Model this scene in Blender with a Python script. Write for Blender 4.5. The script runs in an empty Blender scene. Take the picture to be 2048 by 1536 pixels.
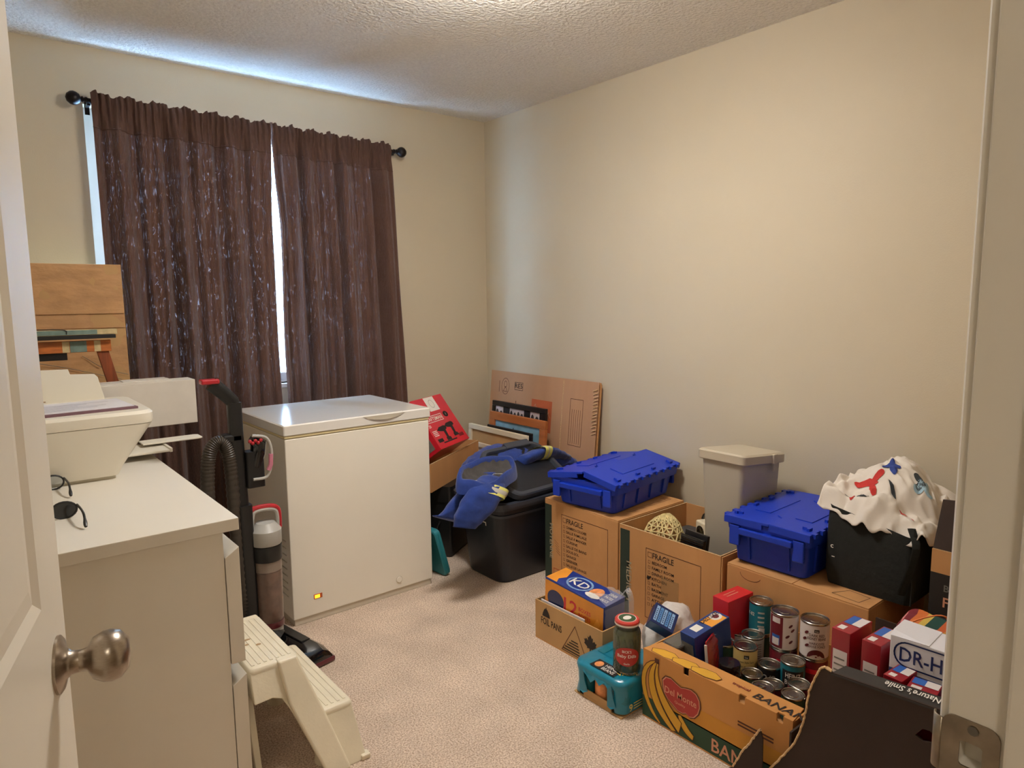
import bpy, bmesh, math, random
from mathutils import Vector, Matrix, noise
R = math.radians
random.seed(7)
sc = bpy.context.scene
COL = sc.collection

# ------------------------------------------------------------------ camera
# calibrated from the vanishing points of the room (frame 2048 x 1536)
F = 1372.65
H = 1.35
def _n(v):
    return v.normalized()
_X = _n(Vector((2718-1024, 579-768, F)))
_Y = _n(Vector((-106-1024, 609-768, F)))
_Z = _X.cross(_Y)
def cam2world(v):
    return Vector((_X.dot(v), _Y.dot(v), _Z.dot(v)))
cam_data = bpy.data.cameras.new('camera')
cam_data.sensor_width = 36.0
cam_data.lens = F/2048*36.0
cam_data.clip_start = 0.01
cam = bpy.data.objects.new('camera', cam_data)
COL.objects.link(cam)
rx, ry, rz = cam2world(Vector((1, 0, 0))), cam2world(Vector((0, -1, 0))), cam2world(Vector((0, 0, -1)))
cam.matrix_world = Matrix(((rx.x, ry.x, rz.x, 0), (rx.y, ry.y, rz.y, 0), (rx.z, ry.z, rz.z, H), (0, 0, 0, 1)))
sc.camera = cam
def ray(px, py):
    return cam2world(Vector(((px-1024)/F, (py-768)/F, 1)))
def at_z(px, py, z):
    d = ray(px, py); return Vector((0, 0, H)) + d*((z-H)/d.z)
def at_y(px, py, y):
    d = ray(px, py); return Vector((0, 0, H)) + d*(y/d.y)
def at_x(px, py, x):
    d = ray(px, py); return Vector((0, 0, H)) + d*(x/d.x)

# ------------------------------------------------------------------ world, lights, exposure
w = bpy.data.worlds.new('daylight'); sc.world = w; w.use_nodes = True
bg = w.node_tree.nodes['Background']
bg.inputs[0].default_value = (0.38, 0.64, 1.0, 1)
bg.inputs[1].default_value = 38.0
LAMP_ROOM = 78.0
LAMP_HALL = 38.0
WARM = (1.0, 0.955, 0.90)
vs = sc.view_settings
vs.view_transform = 'Standard'; vs.look = 'None'; vs.gamma = 1.0; vs.use_curve_mapping = False
vs.exposure = 0.35

# ------------------------------------------------------------------ materials
M = {}
def srgb(r, g, b):
    def f(c):
        c /= 255.0
        return c/12.92 if c <= 0.04045 else ((c+0.055)/1.055)**2.4
    return (f(r), f(g), f(b), 1)
def mat(name, col, rough=0.6, metal=0.0, var=0.0, vscale=8.0, bump=0.0, bscale=60.0, stretch=(1, 1, 1),
        emit=0.0, trans=0.0, alpha=1.0, spec=0.5, transl=None, sheen=0.0, coat=0.0, detail=4):
    m = bpy.data.materials.new(name); m.use_nodes = True
    nt = m.node_tree; N = nt.nodes; L = nt.links
    b = N['Principled BSDF']
    c = srgb(*col)
    b.inputs['Base Color'].default_value = c
    b.inputs['Roughness'].default_value = rough
    b.inputs['Metallic'].default_value = metal
    b.inputs['Specular IOR Level'].default_value = spec
    b.inputs['Alpha'].default_value = alpha
    if coat: b.inputs['Coat Weight'].default_value = coat
    if sheen: b.inputs['Sheen Weight'].default_value = sheen
    if trans:
        b.inputs['Transmission Weight'].default_value = trans
    if emit:
        b.inputs['Emission Color'].default_value = c; b.inputs['Emission Strength'].default_value = emit
    if var or bump:
        tc = N.new('ShaderNodeTexCoord'); mp = N.new('ShaderNodeMapping')
        mp.inputs['Scale'].default_value = stretch
        L.new(tc.outputs['Object'], mp.inputs['Vector'])
        if var:
            nz = N.new('ShaderNodeTexNoise'); nz.inputs['Scale'].default_value = vscale; nz.inputs['Detail'].default_value = detail
            L.new(mp.outputs[0], nz.inputs['Vector'])
            rp = N.new('ShaderNodeMapRange'); rp.inputs[1].default_value = 0.3; rp.inputs[2].default_value = 0.7
            rp.inputs[3].default_value = 1-var; rp.inputs[4].default_value = 1+var
            L.new(nz.outputs[0], rp.inputs[0])
            mx = N.new('ShaderNodeMix'); mx.data_type = 'RGBA'; mx.blend_type = 'MULTIPLY'; mx.inputs[0].default_value = 1
            mx.inputs[6].default_value = c
            L.new(rp.outputs[0], mx.inputs[7]); L.new(mx.outputs[2], b.inputs['Base Color'])
        if bump:
            nb = N.new('ShaderNodeTexNoise'); nb.inputs['Scale'].default_value = bscale; nb.inputs['Detail'].default_value = 3
            L.new(mp.outputs[0], nb.inputs['Vector'])
            bp = N.new('ShaderNodeBump'); bp.inputs['Strength'].default_value = bump; bp.inputs['Distance'].default_value = 0.01
            L.new(nb.outputs[0], bp.inputs['Height']); L.new(bp.outputs[0], b.inputs['Normal'])
    if transl:
        tr = N.new('ShaderNodeBsdfTranslucent'); tr.inputs[0].default_value = srgb(*transl[0])
        mxs = N.new('ShaderNodeMixShader'); mxs.inputs[0].default_value = transl[1]
        out = N['Material Output']
        L.new(b.outputs[0], mxs.inputs[1]); L.new(tr.outputs[0], mxs.inputs[2]); L.new(mxs.outputs[0], out.inputs[0])
    M[name] = m
    return m

mat('paint', (206, 192, 166), 0.55, var=0.015, vscale=3, bump=0.06, bscale=220, spec=0.35)
mat('ceiling_paint', (240, 235, 226), 0.9, var=0.06, vscale=90, bump=1.0, bscale=70)
mat('carpet', (206, 178, 152), 0.95, var=0.0, bump=0.0)
mat('trim_white', (222, 216, 204), 0.42, bump=0.03, bscale=40, var=0.02, vscale=5)
mat('door_white', (238, 230, 214), 0.38, bump=0.04, bscale=30, stretch=(1, 1, .05))
mat('nickel', (168, 156, 142), 0.28, 1.0, var=0.12, vscale=160, stretch=(1, 1, 12))
mat('old_steel', (150, 138, 122), 0.4, 1.0, var=0.2, vscale=40)
mat('rod_bronze', (34, 29, 28), 0.35, 0.6)
mat('freezer_white', (238, 232, 218), 0.3, bump=0.05, bscale=500, var=0.015, vscale=4)
mat('freezer_lid', (232, 228, 220), 0.16, bump=0.02, bscale=90, coat=0.4)
mat('freezer_trim', (205, 196, 178), 0.4)
mat('gasket', (224, 208, 160), 0.5)
mat('slot_dark', (48, 42, 34), 0.7)
mat('amber_light', (255, 150, 30), 0.3, emit=2.5)
mat('dresser_white', (226, 219, 205), 0.4, var=0.01, vscale=6, bump=0.02, bscale=300)
mat('printer_white', (232, 225, 208), 0.42, bump=0.03, bscale=600)
mat('paper_white', (226, 222, 224), 0.7)
mat('mauve', (120, 88, 96), 0.7)
mat('print_grey', (140, 134, 150), 0.8)
mat('carton_white', (212, 204, 192), 0.75, var=0.04, vscale=14)
mat('black_plastic', (24, 24, 25), 0.38, bump=0.02, bscale=200)
mat('black_gloss', (14, 14, 16), 0.12, coat=0.5)
mat('grey_lens', (60, 66, 74), 0.1)
mat('vac_grey', (176, 174, 168), 0.4)
mat('vac_red', (176, 28, 40), 0.35, coat=0.3)
mat('vac_maroon', (88, 26, 34), 0.3, coat=0.4)
mat('clear_plastic', (225, 218, 210), 0.08, trans=0.92, spec=0.5)
mat('dust', (150, 112, 92), 0.95, var=0.35, vscale=22, bump=0.6, bscale=40)
mat('filter', (206, 186, 170), 0.9)
mat('hose', (60, 52, 44), 0.42)
mat('pink', (196, 120, 140), 0.5)
mat('stool_plastic', (228, 218, 194), 0.45, var=0.07, vscale=9, bump=0.05, bscale=120)
mat('stain', (168, 136, 96), 0.8)
mat('cardboard', (198, 144, 90), 0.82, var=0.09, vscale=7, bump=0.10, bscale=60, stretch=(1, 1, .15))
mat('cardboard_in', (198, 144, 90), 0.85, var=0.08, vscale=7)
mat('cardboard_pale', (190, 150, 100), 0.82, var=0.06, vscale=7)
mat('cardboard_edge', (204, 168, 122), 0.85, var=0.25, vscale=160)
mat('cardboard_grey', (186, 142, 106), 0.82, var=0.10, vscale=5, bump=0.12, bscale=50, stretch=(1, 1, .12))
mat('ink', (46, 36, 30), 0.85)
mat('ink_brown', (92, 54, 40), 0.85)
mat('ink_green', (40, 54, 44), 0.7)
mat('ink_pale', (176, 162, 132), 0.8)
mat('orange_print', (190, 96, 56), 0.8, var=0.06, vscale=8)
mat('tape', (206, 170, 120), 0.25, alpha=0.25)
mat('kraft', (190, 144, 96), 0.6, var=0.16, vscale=9, bump=0.35, bscale=18, stretch=(1, 1, 2.4))
mat('wood_orange', (184, 104, 46), 0.5, var=0.28, vscale=14, stretch=(1, 1, 6))
mat('wood_brown', (128, 62, 28), 0.5, var=0.28, vscale=16, stretch=(6, 6, .5))
mat('paint_teal', (112, 132, 122), 0.7, var=0.2, vscale=40)
mat('paint_cream', (196, 176, 130), 0.7, var=0.2, vscale=40)
mat('oak_frame', (178, 104, 54), 0.4, var=0.25, vscale=16, stretch=(1, .2, 1))
mat('black_frame', (22, 20, 22), 0.35)
mat('cream_frame', (226, 212, 184), 0.5)
mat('cream_mat', (222, 206, 182), 0.8, var=0.04)
mat('photo_grey', (200, 186, 184), 0.5, var=0.25, vscale=22)
mat('photo_dark', (58, 50, 52), 0.6, var=0.4, vscale=40)
mat('photo_sky', (130, 172, 190), 0.4, var=0.3, vscale=9)
mat('photo_trees', (34, 44, 42), 0.5, var=0.5, vscale=30)
mat('tool_red', (206, 24, 44), 0.35, coat=0.3)
mat('tool_darkred', (120, 16, 28), 0.45)
mat('white_ink', (232, 226, 216), 0.6)
mat('black_ink', (22, 18, 20), 0.6)
mat('tote_black', (24, 28, 38), 0.42, bump=0.03, bscale=160)
mat('tote_rim', (58, 62, 72), 0.38)
mat('teal_case', (40, 130, 142), 0.5)
mat('jacket_blue', (26, 54, 128), 0.9, var=0.14, vscale=26, bump=0.22, bscale=34, sheen=0.2)
mat('lining_grey', (74, 70, 68), 0.9, var=0.2, vscale=30, bump=0.3, bscale=40)
mat('reflective_yellow', (226, 220, 120), 0.5)
mat('reflective_silver', (196, 190, 178), 0.35)
mat('tote_blue', (18, 55, 180), 0.4, bump=0.03, bscale=180, spec=0.45)
mat('bin_grey', (176, 166, 148), 0.5, var=0.02)
mat('bin_lid', (190, 178, 156), 0.45)
mat('bag_black', (28, 29, 26), 0.95, var=0.12, vscale=40, bump=0.2, bscale=50)
mat('cloth_white', (224, 214, 202), 0.9, var=0.03, bump=0.08, bscale=40, sheen=0.1)
mat('butterfly_blue', (40, 60, 130), 0.85)
mat('bird_red', (190, 50, 44), 0.85)
mat('print_dark', (50, 54, 58), 0.85)
mat('sky_print', (160, 190, 206), 0.85)
mat('crochet', (216, 196, 140), 0.95, var=0.15, vscale=60, bump=0.3, bscale=80)
mat('navy_card', (22, 40, 92), 0.35, coat=0.3)
mat('kd_orange', (232, 150, 42), 0.4, var=0.14, vscale=9, coat=0.25)
mat('kd_blue', (28, 52, 132), 0.3, coat=0.35)
mat('noodle', (222, 142, 84), 0.5, var=0.3, vscale=40)
mat('film', (235, 235, 240), 0.12, trans=0.0, alpha=0.22)
mat('pack_teal', (16, 124, 150), 0.28, coat=0.4, bump=0.2, bscale=24)
mat('jar_glass', (226, 232, 220), 0.03, trans=0.95)
mat('pickle', (74, 88, 34), 0.4, var=0.35, vscale=30, bump=0.4, bscale=40)
mat('brine', (84, 92, 44), 0.15, var=0.5, vscale=28)
mat('label_red', (180, 48, 40), 0.45, var=0.08, vscale=20)
mat('lid_red', (206, 62, 52), 0.35, coat=0.3)
mat('lid_green', (60, 84, 50), 0.5)
mat('bag_white', (220, 214, 208), 0.4, var=0.06, vscale=14, bump=0.7, bscale=22)
mat('banana_card', (200, 138, 72), 0.7, var=0.06, vscale=6)
mat('banana_yellow', (214, 160, 44), 0.65, var=0.06, vscale=10)
mat('banana_orange', (206, 142, 48), 0.7, var=0.06, vscale=10)
mat('banana_green', (38, 70, 48), 0.65)
mat('logo_red', (172, 52, 46), 0.6)
mat('logo_pale', (214, 150, 118), 0.6)
mat('tin', (176, 170, 160), 0.26, 1.0, var=0.08, vscale=30)
mat('tin_dark', (120, 116, 108), 0.4, 1.0)
mat('label_teal', (24, 112, 128), 0.4)
mat('label_maroon', (110, 24, 36), 0.4)
mat('label_white', (222, 212, 208), 0.45)
mat('label_cream', (214, 190, 120), 0.45, var=0.1, vscale=20)
mat('label_silver', (180, 178, 170), 0.4)
mat('label_green', (34, 70, 58), 0.45)
mat('label_blue', (44, 96, 176), 0.45)
mat('bean', (92, 24, 28), 0.4)
mat('dark_lid', (26, 20, 22), 0.2, coat=0.5)
mat('red_card', (206, 34, 44), 0.35, coat=0.3, var=0.05, vscale=9)
mat('tea_red', (150, 18, 34), 0.35, coat=0.25)
mat('red_film', (186, 24, 36), 0.2, coat=0.5, bump=0.5, bscale=30)
mat('deluxe_blue', (24, 56, 124), 0.35, coat=0.25)
mat('grey_print', (120, 116, 108), 0.6, var=0.2, vscale=60)
mat('deluxe_orange', (236, 160, 60), 0.4)
mat('sky_blue', (96, 150, 206), 0.5)
mat('grid_blue', (150, 186, 226), 0.5, var=0.2, vscale=160)
mat('carton_black', (36, 32, 30), 0.5, var=0.06, vscale=10)
mat('carton_dark', (50, 34, 26), 0.75, var=0.10, vscale=7)
mat('drho_white', (224, 222, 228), 0.45)
mat('drho_blue', (44, 76, 140), 0.45)
mat('plaid_orange', (206, 110, 52), 0.8)
mat('plaid_green', (30, 74, 62), 0.85)
mat('plaid_yellow', (206, 176, 82), 0.85)
mat('plaid_red', (120, 34, 44), 0.85)
mat('glass_dome', (255, 240, 214), 0.4)
mat('curtain_plain', (92, 68, 58), 0.85, var=0.10, vscale=60, bump=0.12, bscale=120, stretch=(1, 1, .4), spec=0.2)
mat('curtain_seam', (52, 36, 32), 0.9)
mat('hall_paint', (206, 192, 166), 0.6)
mat('pane', (235, 242, 250), 0.02, trans=1.0)
mat('vinyl', (228, 228, 226), 0.4)
mat('outside_snow', (225, 230, 238), 0.9)

# window glass: thin clear sheet with a faint reflection
def pane_mat():
    m = bpy.data.materials.new('window_glass'); m.use_nodes = True; M['window_glass'] = m
    nt = m.node_tree; N = nt.nodes; L = nt.links; N.remove(N['Principled BSDF'])
    t = N.new('ShaderNodeBsdfTransparent'); t.inputs[0].default_value = (.93, .95, .96, 1)
    g = N.new('ShaderNodeBsdfGlossy'); g.inputs['Roughness'].default_value = .02
    x = N.new('ShaderNodeMixShader'); x.inputs[0].default_value = .06
    L.new(t.outputs[0], x.inputs[1]); L.new(g.outputs[0], x.inputs[2]); L.new(x.outputs[0], N['Material Output'].inputs[0])
pane_mat()
# carpet: speckled cut pile
def carpet_nodes():
    m = M['carpet']; nt = m.node_tree; N = nt.nodes; L = nt.links; b = N['Principled BSDF']
    tc = N.new('ShaderNodeTexCoord')
    n1 = N.new('ShaderNodeTexNoise'); n1.inputs['Scale'].default_value = 260; n1.inputs['Detail'].default_value = 2
    n2 = N.new('ShaderNodeTexNoise'); n2.inputs['Scale'].default_value = 5; n2.inputs['Detail'].default_value = 3
    for n in (n1, n2): L.new(tc.outputs['Object'], n.inputs['Vector'])
    r1 = N.new('ShaderNodeValToRGB')
    r1.color_ramp.elements[0].position = .32; r1.color_ramp.elements[0].color = srgb(172, 143, 120)
    r1.color_ramp.elements[1].position = .62; r1.color_ramp.elements[1].color = srgb(238, 218, 198)
    n3 = N.new('ShaderNodeTexNoise'); n3.inputs['Scale'].default_value = 190; n3.inputs['Detail'].default_value = 2; n3.noise_dimensions = '4D'; n3.inputs['W'].default_value = 7.3
    L.new(tc.outputs['Object'], n3.inputs['Vector']); L.new(n3.outputs[0], r1.inputs[0])
    mr = N.new('ShaderNodeMapRange'); mr.inputs[1].default_value = .3; mr.inputs[2].default_value = .7; mr.inputs[3].default_value = .86; mr.inputs[4].default_value = 1.1
    L.new(n2.outputs[0], mr.inputs[0])
    mx = N.new('ShaderNodeMix'); mx.data_type = 'RGBA'; mx.blend_type = 'MULTIPLY'; mx.inputs[0].default_value = 1
    L.new(r1.outputs[0], mx.inputs[6]); L.new(mr.outputs[0], mx.inputs[7]); L.new(mx.outputs[2], b.inputs['Base Color'])
    bp = N.new('ShaderNodeBump'); bp.inputs['Strength'].default_value = .8; bp.inputs['Distance'].default_value = .006
    L.new(n1.outputs[0], bp.inputs['Height']); L.new(bp.outputs[0], b.inputs['Normal'])
carpet_nodes()
# curtain cloth: crinkled brown cotton that lets some daylight through
def curtain_mat():
    m = bpy.data.materials.new('curtain_cloth'); m.use_nodes = True; M['curtain'] = m
    nt = m.node_tree; N = nt.nodes; L = nt.links; b = N['Principled BSDF']
    b.inputs['Roughness'].default_value = .85; b.inputs['Sheen Weight'].default_value = .15; b.inputs['Specular IOR Level'].default_value = .2
    tc = N.new('ShaderNodeTexCoord'); mp = N.new('ShaderNodeMapping'); mp.inputs['Scale'].default_value = (130, 130, 34)
    L.new(tc.outputs['Object'], mp.inputs['Vector'])
    nz = N.new('ShaderNodeTexNoise'); nz.inputs['Scale'].default_value = 1; nz.inputs['Detail'].default_value = 6; nz.inputs['Distortion'].default_value = 1.2
    L.new(mp.outputs[0], nz.inputs['Vector'])
    rp = N.new('ShaderNodeValToRGB'); rp.color_ramp.elements[0].position = .3; rp.color_ramp.elements[1].position = .72
    rp.color_ramp.elements[0].color = srgb(90, 64, 54); rp.color_ramp.elements[1].color = srgb(98, 72, 61)
    nc = N.new('ShaderNodeTexNoise'); nc.inputs['Scale'].default_value = 9; nc.inputs['Detail'].default_value = 3
    L.new(tc.outputs['Object'], nc.inputs['Vector']); L.new(nc.outputs[0], rp.inputs[0]); L.new(rp.outputs[0], b.inputs['Base Color'])
    bp = N.new('ShaderNodeBump'); bp.inputs['Strength'].default_value = .7; bp.inputs['Distance'].default_value = .008
    L.new(nz.outputs[0], bp.inputs['Height']); L.new(bp.outputs[0], b.inputs['Normal'])
    tr = N.new('ShaderNodeBsdfTranslucent'); tr.inputs[0].default_value = srgb(150, 130, 128)
    L.new(bp.outputs[0], tr.inputs['Normal'])
    mr = N.new('ShaderNodeMapRange'); mr.inputs[1].default_value = .57; mr.inputs[2].default_value = .78; mr.inputs[3].default_value = .0; mr.inputs[4].default_value = .10
    L.new(nz.outputs[0], mr.inputs[0])
    ms = N.new('ShaderNodeMixShader'); L.new(mr.outputs[0], ms.inputs[0])
    L.new(b.outputs[0], ms.inputs[1]); L.new(tr.outputs[0], ms.inputs[2]); L.new(ms.outputs[0], N['Material Output'].inputs[0])
curtain_mat()
# woven striped cloth
def plaid_mat():
    m = bpy.data.materials.new('woven_stripes'); m.use_nodes = True; M['plaid'] = m
    nt = m.node_tree; N = nt.nodes; L = nt.links; b = N['Principled BSDF']; b.inputs['Roughness'].default_value = .85
    tc = N.new('ShaderNodeTexCoord'); sp = N.new('ShaderNodeSeparateXYZ'); L.new(tc.outputs['Object'], sp.inputs[0])
    mu = N.new('ShaderNodeMath'); mu.operation = 'MULTIPLY'; mu.inputs[1].default_value = 5.5; L.new(sp.outputs['Y'], mu.inputs[0])
    fr = N.new('ShaderNodeMath'); fr.operation = 'FRACT'; L.new(mu.outputs[0], fr.inputs[0])
    rp = N.new('ShaderNodeValToRGB'); rp.color_ramp.interpolation = 'CONSTANT'
    stops = [(0, (24, 66, 58)), (.16, (206, 176, 82)), (.24, (206, 110, 52)), (.36, (120, 34, 44)), (.46, (214, 130, 130)), (.50, (110, 30, 40)), (.6, (214, 130, 130)), (.64, (110, 30, 40)), (.76, (206, 150, 60)), (.88, (200, 96, 48))]
    el = rp.color_ramp.elements
    el[0].position = 0; el[0].color = srgb(*stops[0][1]); el[1].position = stops[1][0]; el[1].color = srgb(*stops[1][1])
    for p, c in stops[2:]:
        e = el.new(p); e.color = srgb(*c)
    L.new(fr.outputs[0], rp.inputs[0]); L.new(rp.outputs[0], b.inputs['Base Color'])
plaid_mat()

# ------------------------------------------------------------------ mesh helpers
class G:
    def __init__(s): s.v = []; s.f = []
    def add(s, vs, fs):
        o = len(s.v); s.v += [tuple(p) for p in vs]; s.f += [tuple(i+o for i in f) for f in fs]; return s
    def hexa(s, p):
        return s.add(p, [(0, 3, 2, 1), (4, 5, 6, 7), (0, 1, 5, 4), (1, 2, 6, 5), (2, 3, 7, 6), (3, 0, 4, 7)])
    def box(s, x0, x1, y0, y1, z0, z1):
        return s.hexa([(x0, y0, z0), (x1, y0, z0), (x1, y1, z0), (x0, y1, z0), (x0, y0, z1), (x1, y0, z1), (x1, y1, z1), (x0, y1, z1)])
    def prism(s, pts, vec):
        n = len(pts); v = Vector(vec)
        a = [Vector(p) for p in pts]; b = [p+v for p in a]
        return s.add(a+b, [tuple(range(n))[::-1], tuple(range(n, 2*n))] + [(i, (i+1) % n, n+(i+1) % n, n+i) for i in range(n)])
    def rings(s, rings, cap0=True, cap1=True, closed=True):
        n = len(rings[0]); vs = [p for r in rings for p in r]; fs = []
        for k in range(len(rings)-1):
            for i in range(n if closed else n-1):
                j = (i+1) % n
                fs.append((k*n+i, k*n+j, (k+1)*n+j, (k+1)*n+i))
        if cap0: fs.append(tuple(range(n))[::-1])
        if cap1: fs.append(tuple(range((len(rings)-1)*n, len(rings)*n)))
        return s.add(vs, fs)
    def lathe(s, prof, seg=24, c=(0, 0, 0), ax='z', cap0=True, cap1=True):
        rs = []
        for r, h in prof:
            ring = []
            for i in range(seg):
                a = 2*math.pi*i/seg; u, v = r*math.cos(a), r*math.sin(a)
                p = {'z': (u, v, h), 'x': (h, u, v), 'y': (v, h, u)}[ax]
                ring.append((p[0]+c[0], p[1]+c[1], p[2]+c[2]))
            rs.append(ring)
        return s.rings(rs, cap0, cap1)
    def tube(s, path, rad, seg=10, flat=1.0, up=None):
        P = [Vector(p) for p in path]; n = len(P)
        rr = rad if isinstance(rad, (list, tuple)) else [rad]*n
        t0 = (P[1]-P[0]).normalized()
        ref = Vector(up) if up else (Vector((0, 0, 1)) if abs(t0.z) < .9 else Vector((1, 0, 0)))
        u = t0.cross(ref).normalized(); rs = []
        for i in range(n):
            t = (P[min(i+1, n-1)]-P[max(i-1, 0)]).normalized()
            u = (u-t*u.dot(t)).normalized(); v = t.cross(u)
            r = rr[i]; ra, rb = (r if isinstance(r, (tuple, list)) else (r, r*flat))
            rs.append([P[i]+u*(ra*math.cos(2*math.pi*k/seg))+v*(rb*math.sin(2*math.pi*k/seg)) for k in range(seg)])
        return s.rings(rs)
    def grid(s, fn, nu, nv):
        vs = [fn(i/nu, j/nv) for j in range(nv+1) for i in range(nu+1)]
        fs = [(j*(nu+1)+i, j*(nu+1)+i+1, (j+1)*(nu+1)+i+1, (j+1)*(nu+1)+i) for j in range(nv) for i in range(nu)]
        return s.add(vs, fs)
    def ball(s, c, r, nu=16, nv=10, sc3=(1, 1, 1)):
        prof = [(max(1e-4, r*math.sin(math.pi*k/nv)), -r*math.cos(math.pi*k/nv)) for k in range(nv+1)]
        o = len(s.v); s.lathe(prof, nu)
        for i in range(o, len(s.v)):
            p = s.v[i]; s.v[i] = (p[0]*sc3[0]+c[0], p[1]*sc3[1]+c[1], p[2]*sc3[2]+c[2])
        return s

def obj(name, g, m, parent=None, smooth=False, bevel=0.0, bseg=2, ang=35, loc=None, rot=None, recalc=True, subd=0, kind=None):
    me = bpy.data.meshes.new(name)
    me.from_pydata(g.v, [], g.f); me.validate()
    if recalc:
        bm = bmesh.new(); bm.from_mesh(me)
        bmesh.ops.recalc_face_normals(bm, faces=bm.faces); bm.to_mesh(me); bm.free()
    if smooth:
        me.shade_smooth(); me.set_sharp_from_angle(angle=R(ang))
    me.materials.append(M[m] if isinstance(m, str) else m)
    o = bpy.data.objects.new(name, me); COL.objects.link(o)
    if parent: o.parent = parent
    if loc is not None: o.location = loc
    if rot is not None: o.rotation_euler = rot
    if bevel:
        md = o.modifiers.new('edge', 'BEVEL'); md.width = bevel; md.segments = bseg; md.limit_method = 'ANGLE'; md.angle_limit = R(40)
    if subd:
        md = o.modifiers.new('smooth', 'SUBSURF'); md.levels = subd; md.render_levels = subd
    if kind: o['kind'] = kind
    return o
def cut(o, g):
    """cut a real opening into o (same local space), keeping its bevel"""
    c = obj('opening_cutter', g, 'trim_white', o.parent)
    md = o.modifiers.new('opening', 'BOOLEAN'); md.operation = 'DIFFERENCE'; md.solver = 'EXACT'; md.object = c; md.use_self = True
    dg = bpy.context.evaluated_depsgraph_get()
    me = bpy.data.meshes.new_from_object(o.evaluated_get(dg)); o.modifiers.clear(); o.data = me
    cm = c.data; bpy.data.objects.remove(c); bpy.data.meshes.remove(cm)
    return o
def tag(o, label, cat, group=None):
    o['label'] = label; o['category'] = cat
    if group: o['group'] = group
    return o
def thing(name, label, cat, loc=(0, 0, 0), rz=0.0, group=None, rot=None):
    e = bpy.data.objects.new(name, None); COL.objects.link(e)
    e.empty_display_size = .05; e.location = loc; e.rotation_euler = rot if rot else (0, 0, R(rz))
    return tag(e, label, cat, group)
def struct(name, g, m, **k):
    o = obj(name, g, m, **k)
    if not o.parent: o['kind'] = 'structure'
    return o

_tmp = bpy.data.curves.new('lettering_source', 'FONT')
_tmpo = bpy.data.objects.new('lettering_source', _tmp)
_tcache = {}
def text_data(body):
    """verts and faces of a line of text, 1 unit high capitals approx 0.7"""
    if body not in _tcache:
        _tmp.body = body; _tmp.resolution_u = 2; _tmp.offset = .012
        COL.objects.link(_tmpo)
        dg = bpy.context.evaluated_depsgraph_get()
        me = bpy.data.meshes.new_from_object(_tmpo.evaluated_get(dg))
        COL.objects.unlink(_tmpo)
        vs = [(v.co.x, v.co.y) for v in me.vertices]; fs = [tuple(p.vertices) for p in me.polygons]
        bpy.data.meshes.remove(me)
        x0 = min(v[0] for v in vs); x1 = max(v[0] for v in vs); y0 = min(v[1] for v in vs); y1 = max(v[1] for v in vs)
        _tcache[body] = ([((v[0]-x0), (v[1]-y0)) for v in vs], fs, x1-x0, y1-y0)
    return _tcache[body]
XF = ((0, -1, 0), (0, 0, 1))      # a face looking to -x
YF = ((1, 0, 0), (0, 0, 1))       # a face looking to -y
TOPX = ((0, -1, 0), (1, 0, 0))    # a top face read from -x
def text(parent, body, o, fr, h, m='ink', width=None, name='lettering', off=.0008, center=False, skew=0.0):
    vs, fs, w_, h_ = text_data(body)
    sy = h/h_; sx = (width/w_) if width else sy
    a, b = Vector(fr[0]), Vector(fr[1]); n = a.cross(b); o = Vector(o)+n*off
    if center: o = o-a*(w_*sx/2)
    g = G(); g.add([o+a*(v[0]*sx+skew*v[1]*sy)+b*(v[1]*sy) for v in vs], fs)
    return obj(name, g, m, parent, recalc=False)
def flat(parent, pts, o, fr, m, name='print', off=.0006):
    a, b = Vector(fr[0]), Vector(fr[1]); n = a.cross(b); o = Vector(o)+n*off
    g = G(); g.add([o+a*p[0]+b*p[1] for p in pts], [tuple(range(len(pts)))])
    return obj(name, g, m, parent, recalc=False)
def rect(parent, o, fr, w_, h_, m, name='print', off=.0006):
    return flat(parent, [(0, 0), (w_, 0), (w_, h_), (0, h_)], o, fr, m, name, off)
def outline(parent, pts, o, fr, t, m, name='printed_line', off=.0006, closed=True):
    """thin printed line along a polygon"""
    a, b = Vector(fr[0]), Vector(fr[1]); n = a.cross(b); o = Vector(o)+n*off; g = G()
    k = len(pts)
    for i in range(k if closed else k-1):
        p, q = Vector(pts[i]+(0,))if len(pts[i]) == 2 else Vector(pts[i]), Vector(pts[(i+1) % k]+(0,))
        d = (q-p)
        if d.length < 1e-6: continue
        d.normalize(); s = Vector((-d.y, d.x, 0))*t/2; p = p-d*t/2; q = q+d*t/2
        g.add([o+a*c.x+b*c.y for c in (p-s, q-s, q+s, p+s)], [(0, 1, 2, 3)])
    return obj(name, g, m, parent, recalc=False)
def wrap_text(parent, body, r, z, ang, h, m, width=None, name='lettering'):
    vs, fs, w_, h_ = text_data(body); sy = h/h_; sx = (width/w_) if width else sy
    g = G(); W = w_*sx
    g.add([((r+.0007)*math.cos(ang+(v[0]*sx-W/2)/r), (r+.0007)*math.sin(ang+(v[0]*sx-W/2)/r), z+v[1]*sy) for v in vs], fs)
    return obj(name, g, m, parent, recalc=False)
def wrap_patch(parent, r, z0, z1, a0, a1, m, name='label', off=.0004, seg=10):
    g = G(); g.grid(lambda u, v: ((r+off)*math.cos(a0+(a1-a0)*u), (r+off)*math.sin(a0+(a1-a0)*u), z0+(z1-z0)*v), seg, 1)
    return obj(name, g, m, parent, smooth=True, recalc=False)
def wrap_poly(parent, r, ang, z, pts, m, name='print', off=.0006):
    n = len(pts); cx = sum(p[0] for p in pts)/n; cy = sum(p[1] for p in pts)/n; g = G(); rs = []
    for f in (.02, .35, .7, 1.0):
        rs.append([((r+off)*math.cos(ang+(cx+(p[0]-cx)*f)/r), (r+off)*math.sin(ang+(cx+(p[0]-cx)*f)/r), z+cy+(p[1]-cy)*f) for p in pts])
    g.rings(rs, True, False); return obj(name, g, m, parent, recalc=False)
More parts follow.
